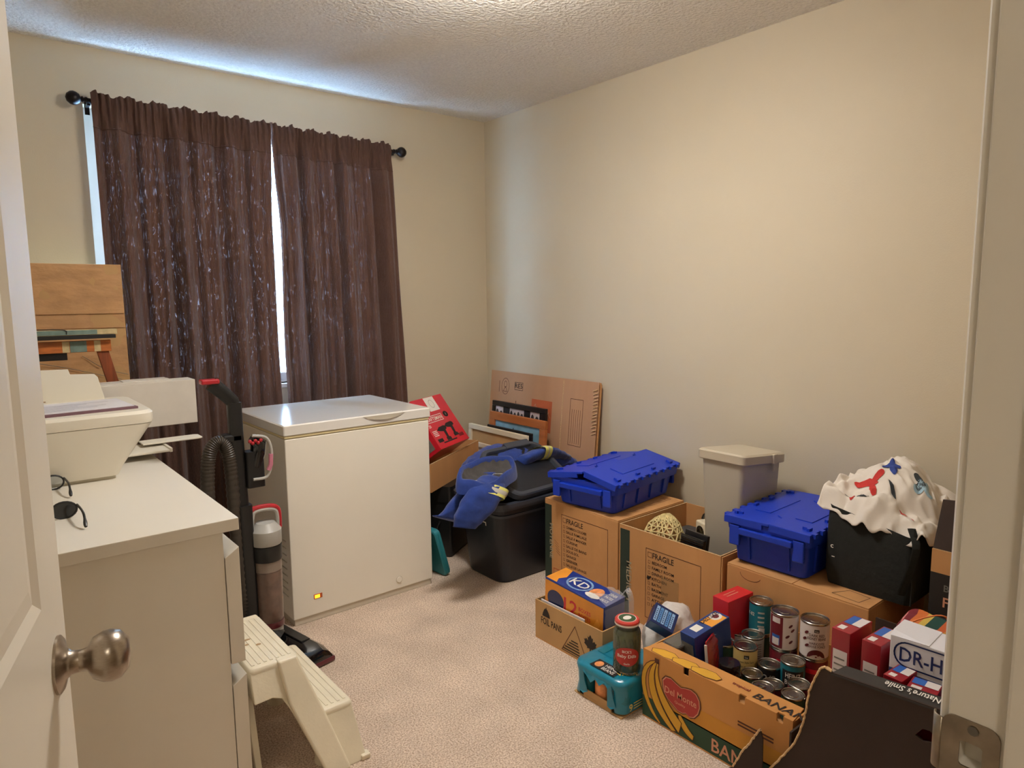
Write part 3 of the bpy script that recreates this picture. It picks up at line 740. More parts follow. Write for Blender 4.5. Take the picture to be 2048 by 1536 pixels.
# ================================================================== vacuum
def vacuum():
    t = thing('vacuum_cleaner', 'black and red upright vacuum cleaner beside the freezer', 'vacuum cleaner', (.83, 2.565, 0))
    def L(p): return Vector(p)-Vector((.83, 2.565, 0))
    ax = R(-10)
    # floor head
    def hp(u, v, z):  # u across the head (room side +), v along it
        d = Vector((math.sin(R(11)), -math.cos(R(11)), 0)); n = Vector((math.cos(R(11)), math.sin(R(11)), 0))
        return L(Vector((.905, 2.655, 0))+d*v+n*u+Vector((0, 0, z)))
    prof = [(-.115, .012), (-.115, .045), (-.08, .066), (.005, .072), (.030, .055), (.045, .030), (.045, .012)]
    obj('floor_head', G().rings([[hp(u, v, z*s) for u, z in prof] for v, s in ((.0, .9), (.012, 1), (.30, 1), (.335, .8), (.345, .5))]), 'black_gloss', t, smooth=True, ang=30)
    obj('head_bumper', G().rings([[hp(u, v, z) for u, z in ((-.118, .004), (-.118, .020), (.049, .022), (.049, .004))] for v in (-.004, .32, .350)]), 'vac_maroon', t, bevel=.004)
    obj('head_window', G().rings([[hp(u, v, z) for u, z in ((-.03, .070), (-.03, .0765), (.008, .0755), (.008, .068))] for v in (.02, .22, .25)]), 'black_plastic', t, bevel=.002)
    obj('brush_roll', G().tube([hp(.020, .01, .025), hp(.020, .15, .025), hp(.020, .32, .025)], .016, 10), 'hose', t)
    for s in (0.02, .30): obj('wheel', G().tube([hp(-.10, s, .022), hp(-.10, s+.02, .022)], .022, 14), 'black_plastic', t, smooth=True)
    obj('neck', G().tube([hp(-.06, .13, .055), L((.80, 2.56, .13)), L((.795, 2.565, .20))], [.045, .04, .035], 14), 'black_plastic', t, smooth=True)
    # spine and pole
    obj('spine', G().rings([[L((x, y, z)) for x, y in rrect(.765, .815, 2.525, 2.60, .012, 3)] for z in (.14, .60)]), 'black_plastic', t, smooth=True)
    obj('pole', G().rings([[L((x, y, z)) for x, y in rrect(.752+dx, .802+dx, 2.535, 2.575, .012, 3)] for z, dx in ((.58, .005), (.80, .0), (.985, .0))]), 'black_plastic', t, smooth=True)
    gr = obj('grip', G().tube([L((.778, 2.555, .965)), L((.772, 2.553, .99)), L((.74, 2.55, 1.025)), L((.70, 2.548, 1.062))], [(.018, .024), (.018, .024), (.017, .025), (.016, .026)], 12), 'black_plastic', t, smooth=True)
    obj('grip_cap', G().box(*[c for p in ((.664, .726), (2.528, 2.568)) for c in (p[0]-(.83 if p[0] < 1 else 2.565), p[1]-(.83 if p[0] < 1 else 2.565))], 1.060, 1.078), 'vac_red', gr, bevel=.005)
    obj('hose_bracket', G().box(-.105, -.03, -.03, .02, .840, .872), 'black_plastic', t, bevel=.008)
    # dust cup
    C = Vector((.862, 2.545, 0))
    def cl(prof, nm, m, par=t): return obj(nm, G().lathe(prof, 28, L(C)), m, par, smooth=True, ang=40)
    cup = cl([(.045, .125), (.049, .13), (.050, .20), (.052, .375)], 'dust_cup', 'clear_plastic')
    cl([(.0005, .135), (.043, .135), (.044, .33), (.030, .34), (.0005, .34)], 'dust', 'dust', cup)
    cl([(.0465, .335), (.0475, .375)], 'filter', 'filter', cup)
    cl([(.0005, .112), (.050, .112), (.051, .120), (.050, .135)], 'cup_base', 'vac_maroon', cup)
    cl([(.040, .085), (.046, .088), (.046, .112)], 'grille', 'vac_grey', cup)
    cl([(.0535, .375), (.056, .38), (.056, .435), (.0005, .437)], 'cup_collar', 'black_plastic')
    top = cl([(.055, .437), (.057, .44), (.057, .492), (.050, .500), (.034, .520), (.0005, .523)], 'cup_top', 'vac_grey')
    hpts = [L((.803, 2.545, .515)), L((.808, 2.545, .560)), L((.822, 2.545, .578)), L((.87, 2.545, .580)), L((.905, 2.545, .570)), L((.915, 2.545, .545)), L((.915, 2.545, .490))]
    hpath = spline(hpts, 5)
    obj('cup_handle', G().tube(hpath, .010, 10), 'vac_red', top, smooth=True)
    obj('handle_inner', G().tube([p-Vector((0, .003, .010))+Vector(((.862-.83-p.x)*.12, 0, 0)) for p in hpath], .008, 8), 'vac_grey', top, smooth=True)
    # tool caddy on the freezer side
    cd = obj('tool_caddy', G().rings([[L((x, y, z)) for x, y in rrect(.800, .865, 2.52, 2.575, .010, 3)] for z in (.665, .80)]), 'black_plastic', t, smooth=True)
    obj('brush_tool', G().tube([L((.835, 2.54, .74)), L((.848, 2.54, .79)), L((.852, 2.54, .825)), L((.83, 2.54, .852))], [.022, .028, .030, .016], 12), 'black_gloss', cd, smooth=True)
    obj('clear_guard', G().tube(spline([L((.818, 2.515, .698)), L((.865, 2.515, .70)), L((.884, 2.515, .735)), L((.890, 2.515, .80)), L((.872, 2.515, .848)), L((.822, 2.515, .862))], 5), .0055, 8), 'vac_grey', cd, smooth=True)
    obj('guard_band', G().tube([L((.874, 2.513, .725)), L((.884, 2.513, .745)), L((.886, 2.513, .785))], .0085, 8), 'pink', cd, smooth=True)
    for k in range(5):
        obj('red_bristle', G().ball(L((.812+.010*k, 2.512, .842-.008*(k % 2))), .007, 8, 6), 'vac_red', cd, smooth=True)
    # ribbed hose looping over the bracket
    path = spline([L((.690, 2.555, .10)), L((.672, 2.553, .30)), L((.664, 2.55, .55)), L((.668, 2.55, .72)), L((.682, 2.55, .815)), L((.715, 2.55, .848)), L((.742, 2.55, .815)), L((.752, 2.55, .72)), L((.756, 2.55, .50)), L((.768, 2.55, .28)), L((.785, 2.55, .16))], 26)
    rr = [.0225+(.0028 if (i % 3) == 0 else 0) for i in range(len(path))]
    obj('hose', G().tube(path, rr, 14), 'hose', t, smooth=True, ang=80)
    obj('hose_cuff', G().tube([L((.693, 2.555, .0)), L((.691, 2.555, .12))], .026, 12), 'black_plastic', t, smooth=True)
vacuum()

# ================================================================== step stool
def stool():
    t = thing('step_stool', 'white plastic two-step stool pushed up against the dresser', 'step stool', (.70, 2.05, 0))
    u1, u2 = .335, .168
    def P(x, z, side, off=0.0):   # a point of the splayed side: side 0 near the door, 1 towards the window
        y = 1.742+.33*z if side == 0 else 2.285-.33*z
        return Vector((x-.70, y-2.05+(off if side == 0 else -off), z))
    shape = [(.561, .325), (.697, .325), (.712, .27), (.738, .165), (.832, .158), (.850, 0), (.730, 0), (.700, .085), (.672, .155), (.655, .20), (.636, .236), (.610, .246), (.561, .244)]
    post = [(.636, .338), (.694, .338), (.701, .31), (.748, .165), (.796, 0), (.727, 0), (.697, .085), (.668, .165), (.650, .22)]
    for s in (0, 1):
        n = len(shape); g = G()
        a = [P(x, z, s) for x, z in shape]; b = [P(x, z, s, .012) for x, z in shape]
        g.add(a+b, [tuple(range(n)), tuple(range(n, 2*n))[::-1]]+[(i, (i+1) % n, n+(i+1) % n, n+i) for i in range(n)])
        obj('side_panel', g, 'stool_plastic', t, bevel=.003)
        n = len(post); g = G()
        a = [P(x, z, s, -.013) for x, z in post]; b = [P(x, z, s, .016) for x, z in post]
        g.add(a+b, [tuple(range(n)), tuple(range(n, 2*n))[::-1]]+[(i, (i+1) % n, n+(i+1) % n, n+i) for i in range(n)])
        obj('upright', g, 'stool_plastic', t, bevel=.007, bseg=3)
        lg = [(.563, .25), (.585, .25), (.580, 0), (.563, 0)]
        obj('rear_leg', G().prism([P(x, z, s, .10) for x, z in lg], (0, .02 if s == 0 else -.02, 0)), 'stool_plastic', t, bevel=.003)
        obj('foot_cone', G().lathe([(.034, 0), (.026, .06), (.020, .16)], 14, P(.755, 0, s, .075)), 'stool_plastic', t, smooth=True)
        obj('foot', G().box(P(.852, 0, s, .0).x-.02, P(.852, 0, s, .0).x+.008, P(.852, 0, s, .0).y-.006, P(.852, 0, s, .0).y+.02, 0, .016), 'stool_plastic', t, bevel=.004)
    def slab(nm, x0, x1, z, gap):
        y0, y1 = P(0, z, 0, gap).y, P(0, z, 1, gap).y
        x0 -= .70; x1 -= .70
        s = obj(nm, G().rings([[(p[0], p[1], zz) for p in rrect(x0+i, x1-i, y0+i, y1-i, .012, 3)] for i, zz in ((.002, z-.030), (0, z-.010), (.003, z-.002), (.006, z))]), 'stool_plastic', t, smooth=True, ang=40)
        n = 7
        for k in range(n):
            x = x0+.018+(x1-x0-.036)*(k/(n-1))
            obj('grip_rib', G().box(x-.004, x+.004, y0+.022, y1-.022, z-.0005, z+.0016), 'stool_plastic', s)
        return s
    up = slab('upper_step', .559, .699, u1, -.006)
    slab('lower_step', .690, .836, u2, -.006)
    obj('riser', G().box(.690-.70, .700-.70, P(0, .31, 0, .012).y, P(0, .31, 1, .012).y, u2-.02, u1-.028), 'stool_plastic', t)
    obj('front_apron', G().prism([P(.828, .15, 0, .012), P(.828, .15, 1, .012), P(.838, .085, 1, .012), P(.838, .085, 0, .012)], (.006, 0, 0)), 'stool_plastic', t)
    obj('back_apron', G().prism([P(.561, .32, 0, .012), P(.561, .32, 1, .012), P(.561, .25, 1, .012), P(.561, .25, 0, .012)], (.006, 0, 0)), 'stool_plastic', t)
    for x, y, a, b in ((-.09, -.02, .014, .005), (-.07, -.07, .008, .006), (-.10, -.05, .010, .004)):
        obj('stain', G().prism([(x+p[0], y+p[1], u1+.0015) for p in ellipse(0, 0, a, b, 10)], (0, 0, .0004)), 'stain', up)
stool()

# ================================================================== corner: frames, cardboard, tool box, tote and jacket
def carton(name, label, loc, rz, Lx, Ly, Hh, m='cardboard', mi='cardboard_in', th=.005, flaps=(), group=None, cat='box', z_in=None):
    """open topped carton: every wall its own part; near wall looks to -x"""
    t = thing(name, label, cat, loc, rz, group)
    obj('bottom', G().box(0, Lx, 0, Ly, 0, th), mi, t)
    for nm, b in (('front_wall', (0, th, 0, Ly)), ('back_wall', (Lx-th, Lx, 0, Ly)), ('side_wall', (th, Lx-th, 0, th)), ('side_wall', (th, Lx-th, Ly-th, Ly))):
        wl = obj(nm, G().box(b[0], b[1], b[2], b[3], th, Hh), m, t)
    return t

fc = thing('flattened_box', 'flattened brown moving box with an orange square print leaning on the wall', 'cardboard', (2.565, 2.515, 0), rot=(0, R(5.4), 0))
LB, HB = .945, .905
for k, (dx, dy, zt) in enumerate(((0, 0, HB), (.007, .01, HB-.006), (.016, -.004, HB-.012), (.023, .008, HB-.004))):
    obj('cardboard_layer', G().box(dx, dx+.005, dy, LB-.01+dy*.5, 0, zt), 'cardboard_grey' if k == 0 else 'cardboard', fc)
def S(px, py):
    p = at_x(px, py, 2.645); return Vector((0, p.y-2.515, p.z/math.cos(R(5.4))))
a, b = S(1066, 797), S(1107, 866)
rect(fc, (0, a.y, b.z), XF, abs(a.y-b.y), a.z-b.z, 'orange_print', 'orange_square')
for k, wd in enumerate(('THE', 'HOME', 'DEPOT')):
    c45 = math.cos(R(40)); s45 = math.sin(R(40))
    text(fc, wd, (0, a.y-.025-.038*k, b.z+.10-.035*k), ((0, -c45, s45), (0, s45, c45)), .036, 'cardboard_grey', .045+.026*k, off=.0014)
p0, p1 = S(1143, 797), S(1168, 893)
outline(fc, [(0, 0), (p0.y-p1.y, 0), (p0.y-p1.y, p0.z-p1.z), (0, p0.z-p1.z)], (0, p0.y, p1.z), XF, .003, 'ink_brown')
for k in range(5):
    rect(fc, (0, p0.y-.016*(k+1), p1.z+.01), XF, .0025, .19, 'ink_brown', 'printed_line')
q = S(1012, 772)
outline(fc, ellipse(0, 0, .036, .05, 18), (0, q.y, q.z), XF, .003, 'ink_brown')
outline(fc, ellipse(0, 0, .014, .02, 8), (0, q.y, q.z+.012), XF, .003, 'ink_brown')
outline(fc, [(-.02, -.02), (0, .01), (.02, -.02)], (0, q.y, q.z-.012), XF, .003, 'ink_brown')
rect(fc, (0, q.y+.062, q.z-.04), XF, .004, .07, 'ink_brown', 'printed_line')
q = S(1031, 766); text(fc, 'RE5', (0, q.y, q.z-.03), XF, .028, 'ink', .07); outline(fc, [(0, -.01), (.075, -.01), (.075, .035), (0, .035)], (0, q.y+.002, q.z-.03), XF, .003, 'ink')
for px in (1034,): rect(fc, (0, S(px, 806).y, S(px, 806).z-.02), XF, .006, .035, 'ink_brown', 'printed_line')
q = S(1127, 800); obj('crease', G().box(-.0012, 0, q.y-.002, q.y+.002, .01, HB-.01), 'cardboard_edge', fc)
g = G()
for k in range(14):
    z = .62+.018*k; y = -.002+.01*random.random(); g.tube([(-.002, y+.03, z), (-.004, y+.012, z+.006), (-.003, y-.004, z+.012)], .003, 5)
obj('torn_edge', g, 'cardboard_edge', fc)

def frame(name, label, x, y0, y1, z1, wd, th, m, tilt, inner, imat, cat='picture frame', group=None):
    """frame leaning towards the right wall, its face to -x; y0 near end, y1 corner end"""
    t = thing(name, label, cat, (x, y0, 0), rot=(0, R(tilt), 0), group=group)
    Ln = y1-y0
    for nm, b in (('rail', (0, Ln, z1-wd, z1)), ('rail', (0, Ln, 0, wd)), ('stile', (0, wd, wd, z1-wd)), ('stile', (Ln-wd, Ln, wd, z1-wd))):
        obj(nm, G().box(-th/2, th/2, b[0], b[1], b[2], b[3]), m, t, bevel=.003)
    obj(inner, G().box(0, .004, wd-.004, Ln-wd+.004, wd-.004, z1-wd+.004), imat, t)
    return t
cf = frame('picture_frame', 'black collage frame with three small photographs leaning on the flattened box', 2.535, 2.868, 3.36, .725, .030, .022, 'black_frame', 4.5, 'mount', 'black_ink')
def SF(px, py, x, z0=0): p = at_x(px, py, x); return p
for (ax_, ay_), (bx_, by_), hm in (((985, 809), (1000, 829), 1), ((1013, 814), (1041, 836), 2), ((1054, 822), (1072, 842), 1)):
    p, q = at_x(ax_, ay_, 2.56), at_x(bx_, by_, 2.56)
    c = Vector((-.002, p.y-2.868, q.z))
    ph = obj('photograph', G().box(-.003, -.001, q.y-2.868, p.y-2.868, q.z-.03, p.z), 'photo_grey', cf)
    for k in range(hm*2):
        w_ = (p.y-q.y)/(hm*2)
        obj('figure', G().prism([(-.0032, q.y-2.868+w_*(k+.5)+e[0], q.z-.0+e[1]) for e in ellipse(0, 0, w_*.36, .022+.008*(k % 2), 12)], (-.0005, 0, 0)), 'photo_dark', ph)
of = frame('picture_frame', 'orange oak frame with a winter landscape picture leaning against the black collage frame', 2.475, 2.79, 3.295, .672, .048, .022, 'oak_frame', 4.0, 'picture', 'photo_sky')
g = G()
rnd = random.Random(4)
top = [(-.012, .05+.405*i/26, .46+.12*rnd.random()*math.sin(3.14*i/26)+.03) for i in range(27)]
g.prism(top+[(-.012, .455, .36), (-.012, .05, .36)], (.008, 0, 0)); tr_ = obj('tree_line', G().add([(-.001, p[1], p[2]) for p in top+[(0, .455, .30), (0, .05, .30)]], [tuple(range(29))]), 'photo_trees', of)
frame('picture_frame', 'thin black picture frame between the oak frame and the cream frame', 2.440, 2.86, 3.27, .598, .016, .014, 'black_frame', 3.5, 'backing', 'black_ink')
frame('picture_frame', 'wide cream picture frame standing behind the jacket', 2.400, 2.855, 3.40, .592, .030, .024, 'cream_frame', 3.5, 'backing', 'cardboard_pale')
cb = frame('cream_canvas', 'pale cream stretched canvas at the foot of the cream frame', 2.365, 2.86, 3.36, .500, .028, .018, 'cream_mat', 3.0, 'canvas', 'cream_mat', 'canvas')

# black storage case, carton on it, red drill box tilted in the carton
U30 = Vector((math.cos(R(31)), math.sin(R(31)), 0)); V30 = Vector((-U30.y, U30.x, 0))
bc = thing('black_case', 'black plastic storage case under the open carton, in shadow behind the tote', 'case', (1.935, 2.885, 0), 31)
obj('body', G().rings([[(p[0], p[1], z) for p in rrect(0+i, .26-i, 0+i, .27-i, .015, 3)] for i, z in ((.012, 0), (0, .03), (0, .30))]), 'black_plastic', bc, smooth=True)
obj('lid', G().rings([[(p[0], p[1], z) for p in rrect(-.006, .266, -.006, .276, .02, 3)] for z in (.30, .386)]), 'black_plastic', bc, smooth=True)
obj('latch', G().box(.10, .15, -.014, -.004, .26, .33), 'tote_rim', bc, bevel=.003)
obj('handle', G().tube([(-.012, .06, .2), (-.03, .07, .16), (-.03, .2, .16), (-.012, .21, .2)], .006, 8), 'black_plastic', bc)
oc = thing('open_carton', 'shallow open brown carton holding the red drill box', 'box', (1.80, 2.855, .3865), 31)
CL, CW, CH = .62, .185, .145
obj('bottom', G().box(0, CL, 0, CW, 0, .005), 'cardboard_in', oc)
obj('front_wall', G().prism([(0, 0, .005), (CL, 0, .005), (CL, 0, CH), (.36, 0, CH-.006), (.28, 0, CH-.004), (0, 0, CH)], (0, .005, 0)), 'cardboard', oc)
obj('back_wall', G().box(0, CL, CW-.005, CW, .005, CH), 'cardboard', oc)
for x in (0, CL-.005): obj('side_wall', G().box(x, x+.005, .005, CW-.005, .005, CH), 'cardboard', oc)
obj('cut_edge', G().box(.0, CL, -.0006, .0056, CH-.0005, CH+.001), 'cardboard_edge', oc)
A = at_z(883, 899, .585); Bq = at_z(939, 876, .585)
d_ = ray(880, 786); O = Vector((0, 0, H)); tt = (Bq-O).dot(Bq-A)/d_.dot(Bq-A); Cq = O+d_*tt
e1 = (Bq-A).normalized(); e2 = (Cq-Bq).normalized(); e3 = e1.cross(e2)   # e3 points out of the front face
rb = bpy.data.objects.new('drill_box', None); COL.objects.link(rb)
tag(rb, 'red cordless drill kit box tilted in the open carton', 'box')
Wd, Hd = (Bq-A).length, .30
rb.matrix_world = Matrix(((e1.x, e2.x, e3.x, A.x), (e1.y, e2.y, e3.y, A.y), (e1.z, e2.z, e3.z, A.z), (0, 0, 0, 1)))
FR = ((1, 0, 0), (0, 1, 0))
obj('body', G().box(0, Wd, 0, Hd, -.15, 0), 'tool_red', rb, bevel=.002)
obj('side_label', G().box(-.0016, -.0008, .02, .11, -.12, -.03), 'grey_print', rb)
rect(rb, (.115, .212, 0), FR, .10, .085, 'white_ink', 'white_label')
outline(rb, ellipse(.165, .255, .022, .024, 16), (0, 0, .0006), FR, .002, 'grey_print')
text(rb, 'CRAFTSMAN', (.012, .160, 0), FR, .022, 'white_ink', .172)
outline(rb, [(.004, .153), (.19, .153), (.19, .189), (.004, .189)], (0, 0, 0), FR, .003, 'white_ink')
flat(rb, ellipse(.235, .178, .024, .018, 16), (0, 0, 0), FR, 'black_ink', 'badge'); text(rb, '1', (.233, .171, .0008), FR, .014, 'white_ink')
text(rb, '20', (.012, .125, 0), FR, .018, 'white_ink'); 
for k in range(4): rect(rb, (.015, .10-.009*k, 0), FR, .045, .004, 'white_ink', 'printed_line')
rect(rb, (.02, .035, 0), FR, .05, .02, 'black_ink', 'printed_block')
def drill(ox, oy, s):
    flat(rb, [(ox+x*s, oy+y*s) for x, y in ((0, .05), (.018, .058), (.03, .065), (.085, .068), (.10, .06), (.10, .045), (.082, .042), (.076, .0), (.09, -.004), (.09, -.02), (.045, -.02), (.045, -.002), (.054, .0), (.056, .036), (.03, .040), (.018, .044))], (0, 0, .0004), FR, 'black_ink', 'printed_drill')
drill(.062, .052, 1.0); drill(.148, .062, 1.0)
rect(rb, (.06, .024, 0), FR, .14, .007, 'black_ink', 'printed_base')
rect(rb, (.235, .03, 0), FR, .05, .02, 'tool_darkred', 'printed_block')

tc_ = thing('teal_case', 'thin teal plastic case leaning against the freezer side', 'case', (1.778, 2.705, 0), rot=(0, R(-16), R(6)))
obj('shell', G().rings([[(x, p[0], p[1]) for p in rrect(0+i, .17-i, 0+i, .25-i, .02, 3)] for i, x in ((.004, 0), (0, .005), (0, .030), (.004, .035))]), 'teal_case', tc_, smooth=True)
obj('seam', G().box(.016, .019, -.0008, .1708, .02, .23), 'teal_case', tc_)

# black tote
TX0, TX1, TY0, TY1, TZ = 1.868, 2.375, 2.392, 2.80, .405
def tote():
    t = thing('storage_tote', 'large black storage tote under the blue jacket', 'tote', ((TX0+TX1)/2, (TY0+TY1)/2, 0))
    hx, hy = (TX1-TX0)/2, (TY1-TY0)/2
    def ring(i, z, r=.06): return [(p[0], p[1], z) for p in rrect(-hx+i, hx-i, -hy+i, hy-i, r, 6)]
    obj('tub', G().rings([ring(.062, 0), ring(.056, .01), ring(.030, .325), ring(.030, .345), ring(.020, .35), ring(.020, TZ-.02), ring(.034, TZ-.02), ring(.05, .33), ring(.075, .02)]), 'tote_black', t, smooth=True, ang=30)
    for z, i in ((.338, .022), (.378, .008)):
        obj('rim_band', G().rings([ring(i+.008, z-.008), ring(i, z-.006), ring(i, z+.006), ring(i+.008, z+.008)], False, False), 'tote_rim', t, smooth=True, ang=30)
    obj('rim', G().rings([ring(.03, TZ-.022), ring(0, TZ-.018), ring(0, TZ), ring(.03, TZ), ring(.034, TZ-.018)], False, False), 'tote_rim', t, smooth=True, ang=30)
    st = obj('sticker', G().hexa([Vector(p) for p in [(-hx+.0382, .030, .232), (-hx+.0388, .030, .232), (-hx+.0388, -.058, .232), (-hx+.0382, -.058, .232), (-hx+.0325, .030, .292), (-hx+.0332, .030, .292), (-hx+.0332, -.058, .292), (-hx+.0325, -.058, .292)]]), 'white_ink', t)
    obj('sticker_print', G().hexa([Vector(p) for p in [(-hx+.0366, .024, .246), (-hx+.0372, .024, .246), (-hx+.0372, -.052, .246), (-hx+.0366, -.052, .246), (-hx+.0320, .024, .287), (-hx+.0328, .024, .287), (-hx+.0328, -.052, .287), (-hx+.0320, -.052, .287)]]), 'tote_black', st)
tote()
def tote_lid():
    t = thing('tote_lid', 'black tote lid with a grey rim propped slantwise on the storage tote', 'lid', (1.955, 2.402, TZ+.002), rot=(R(32), 0, R(4)))
    Lx, Ly = .425, .33
    def ring(i, z, r=.075): return [(p[0], p[1], z) for p in rrect(i, Lx-i, i, Ly-i, max(.02, r-i), 6)]
    obj('panel', G().rings([ring(.03, .0), ring(.03, .018), ring(.04, .020)]), 'tote_black', t, smooth=True, ang=30)
    obj('rim', G().rings([ring(.0, 0), ring(.0, .028), ring(.006, .034), ring(.024, .034), ring(.032, .020), ring(.032, 0)], False, False), 'tote_rim', t, smooth=True, ang=30)
    obj('handle_block', G().box(.19, .36, Ly-.03, Ly+.012, .004, .040), 'tote_rim', t, bevel=.006)
tote_lid()

# jacket thrown over the tote
def cloth_loft(secs, n=28, wob=.006, seed=0.0, freq=22):
    """secs: (centre, half-width vector, half-height vector); returns rings"""
    C = spline([s[0] for s in secs], 7); A_ = spline([s[1] for s in secs], 7); B_ = spline([s[2] for s in secs], 7); rs = []
    for i in range(len(C)):
        ring = []
        for k in range(n):
            a = 2*math.pi*k/n; ca, sa = math.cos(a), math.sin(a)
            ca = math.copysign(abs(ca)**.8, ca); sa = math.copysign(abs(sa)**.8, sa)
            p = C[i]+A_[i]*ca+B_[i]*sa
            nn = noise.noise(p*freq+Vector((seed, 0, 0)))*wob+noise.noise(p*freq*2.6+Vector((0, seed, 0)))*wob*.45
            p = p+(p-C[i]).normalized()*nn; ring.append(p)
        rs.append(ring)
    return rs
def jacket():
    base = Vector((2.02, 2.58, TZ))
    t = thing('work_jacket', 'navy blue work jacket with yellow reflective bands thrown over the tote', 'jacket', base)
    def W(px, py, y): return at_y(px, py, y)-base
    V = Vector
    # body heap behind the neck opening, spreading right behind the lid
    body = cloth_loft([(W(935, 960, 2.66), V((.01, -.03, .01)), V((.0, .01, .03))),
                       (W(962, 940, 2.68), V((.03, -.10, 0)), V((-.02, .0, .055))),
                       (W(1010, 918, 2.72), V((.04, -.12, 0)), V((-.01, .02, .070))),
                       (W(1060, 915, 2.72), V((.03, -.11, 0)), V((-.01, .02, .062))),
                       (W(1105, 915, 2.72), V((.02, -.10, 0)), V((0, .02, .050))),
                       (W(1138, 922, 2.69), V((.01, -.06, 0)), V((0, .02, .028)))], 32, .014, 3)
    obj('body', G().rings(body), 'jacket_blue', t, smooth=True, ang=180)
    # front panel hanging down over the tote's corner
    pan = cloth_loft([(W(965, 955, 2.50), V((.055, -.02, .0)), V((.01, -.035, .03))),
                      (W(935, 985, 2.48), V((.080, -.01, .02)), V((.006, -.028, .02))),
                      (W(912, 1015, 2.47), V((.085, -.01, .02)), V((.004, -.022, .010))),
                      (W(893, 1038, 2.47), V((.066, -.01, -.028)), V((.004, -.016, .006)))], 28, .008, 9)
    obj('front_panel', G().rings(pan), 'jacket_blue', t, smooth=True, ang=180)
    # sleeve with a reflective band hanging over the near rim
    slv = [(W(985, 960, 2.43), V((.060, -.01, -.025)), V((.01, -.034, .02))),
           (W(972, 985, 2.36), V((.070, -.01, -.035)), V((.01, -.036, .01))),
           (W(955, 1012, 2.345), V((.072, -.01, -.032)), V((.01, -.034, .006))),
           (W(938, 1038, 2.345), V((.062, -.01, -.022)), V((.008, -.030, .004))),
           (W(928, 1056, 2.35), V((.046, -.01, -.012)), V((.006, -.024, .002)))]
    obj('sleeve', G().rings(cloth_loft(slv, 28, .007, 1)), 'jacket_blue', t, smooth=True, ang=180)
    def band(c0, c1, A_, B_, nm, m, gr=1.12):
        sec = [(c0, A_*gr, B_*gr*1.08), ((c0+c1)/2, A_*gr*1.01, B_*gr*1.10), (c1, A_*gr, B_*gr*1.08)]
        return obj(nm, G().rings(cloth_loft(sec, 28, .003, 1), False, False), m, t, smooth=True, ang=180)
    b1 = band(W(982, 975, 2.395), W(971, 992, 2.362), V((.068, -.01, -.032)), V((.01, -.037, .012)), 'reflective_band', 'reflective_yellow')
    s1 = band(W(979, 980, 2.383), W(974, 987, 2.372), V((.0695, -.01, -.033)), V((.01, -.0385, .012)), 'silver_stripe', 'reflective_silver')
    # second sleeve on top, folded back, with its band
    sl2 = [(W(1035, 925, 2.60), V((.02, -.045, .01)), V((0, -.01, .030))), (W(1075, 910, 2.60), V((.02, -.05, .015)), V((0, -.015, .036))),
           (W(1100, 908, 2.62), V((.015, -.05, .01)), V((0, -.015, .034))), (W(1128, 915, 2.66), V((.01, -.04, .0)), V((0, -.01, .022)))]
    obj('sleeve', G().rings(cloth_loft(sl2, 26, .009, 5)), 'jacket_blue', t, smooth=True, ang=180)
    c0, c1 = W(1070, 910, 2.598), W(1084, 908, 2.604)
    band(c0, c1, V((.020, -.050, .015)), V((0, -.015, .037)), 'reflective_band', 'reflective_yellow')
    band(c0*.6+c1*.4, c0*.4+c1*.6, V((.0208, -.0515, .0155)), V((0, -.0155, .0385)), 'silver_stripe', 'reflective_silver')
    # waist opening with grey lining, tilted to the room
    cen = W(975, 942, 2.44); ux = W(1030, 928, 2.46)-W(924, 952, 2.43); uy = W(972, 918, 2.52)-W(980, 966, 2.37)
    def el(f, dz, k=40):
        return [cen+ux*.5*f*math.cos(2*math.pi*i/k)+uy*.5*f*math.sin(2*math.pi*i/k)*(1+.12*math.sin(3*2*math.pi*i/k))+Vector((0, 0, dz+.006*math.sin(5*2*math.pi*i/k))) for i in range(k)]
    obj('waistband', G().rings([el(1.16, -.045), el(1.12, -.01), el(1.05, .012), el(.97, .014), el(.93, .0), el(.90, -.02)], False, False), 'jacket_blue', t, smooth=True, ang=180)
    g = G(); r_ = [el(.93, -.004), el(.84, -.022), el(.6, -.034), el(.3, -.036), el(.02, -.034)]
    rs = [[p+Vector((0, 0, noise.noise(p*40)*.010*(1-.2*j))) for p in ring] for j, ring in enumerate(r_)]
    g.rings(rs, False, True); obj('lining', g, 'lining_grey', t, smooth=True, ang=180)
    for a0, a1 in ((3.6, 4.6), (4.5, 5.6)):
        obj('lining_seam', G().tube([cen+ux*.5*.8*math.cos(a0)+uy*.5*.75*math.sin(a0)+V((0, 0, -.004)), cen+ux*.12+uy*.02+V((0, 0, -.022)) if a1 > 5 else cen-ux*.2-uy*.1+V((0, 0, -.02)), cen+ux*.5*.8*math.cos(a1)+uy*.5*.75*math.sin(a1)+V((0, 0, -.004))], .0013, 5), 'reflective_silver', t)
jacket()

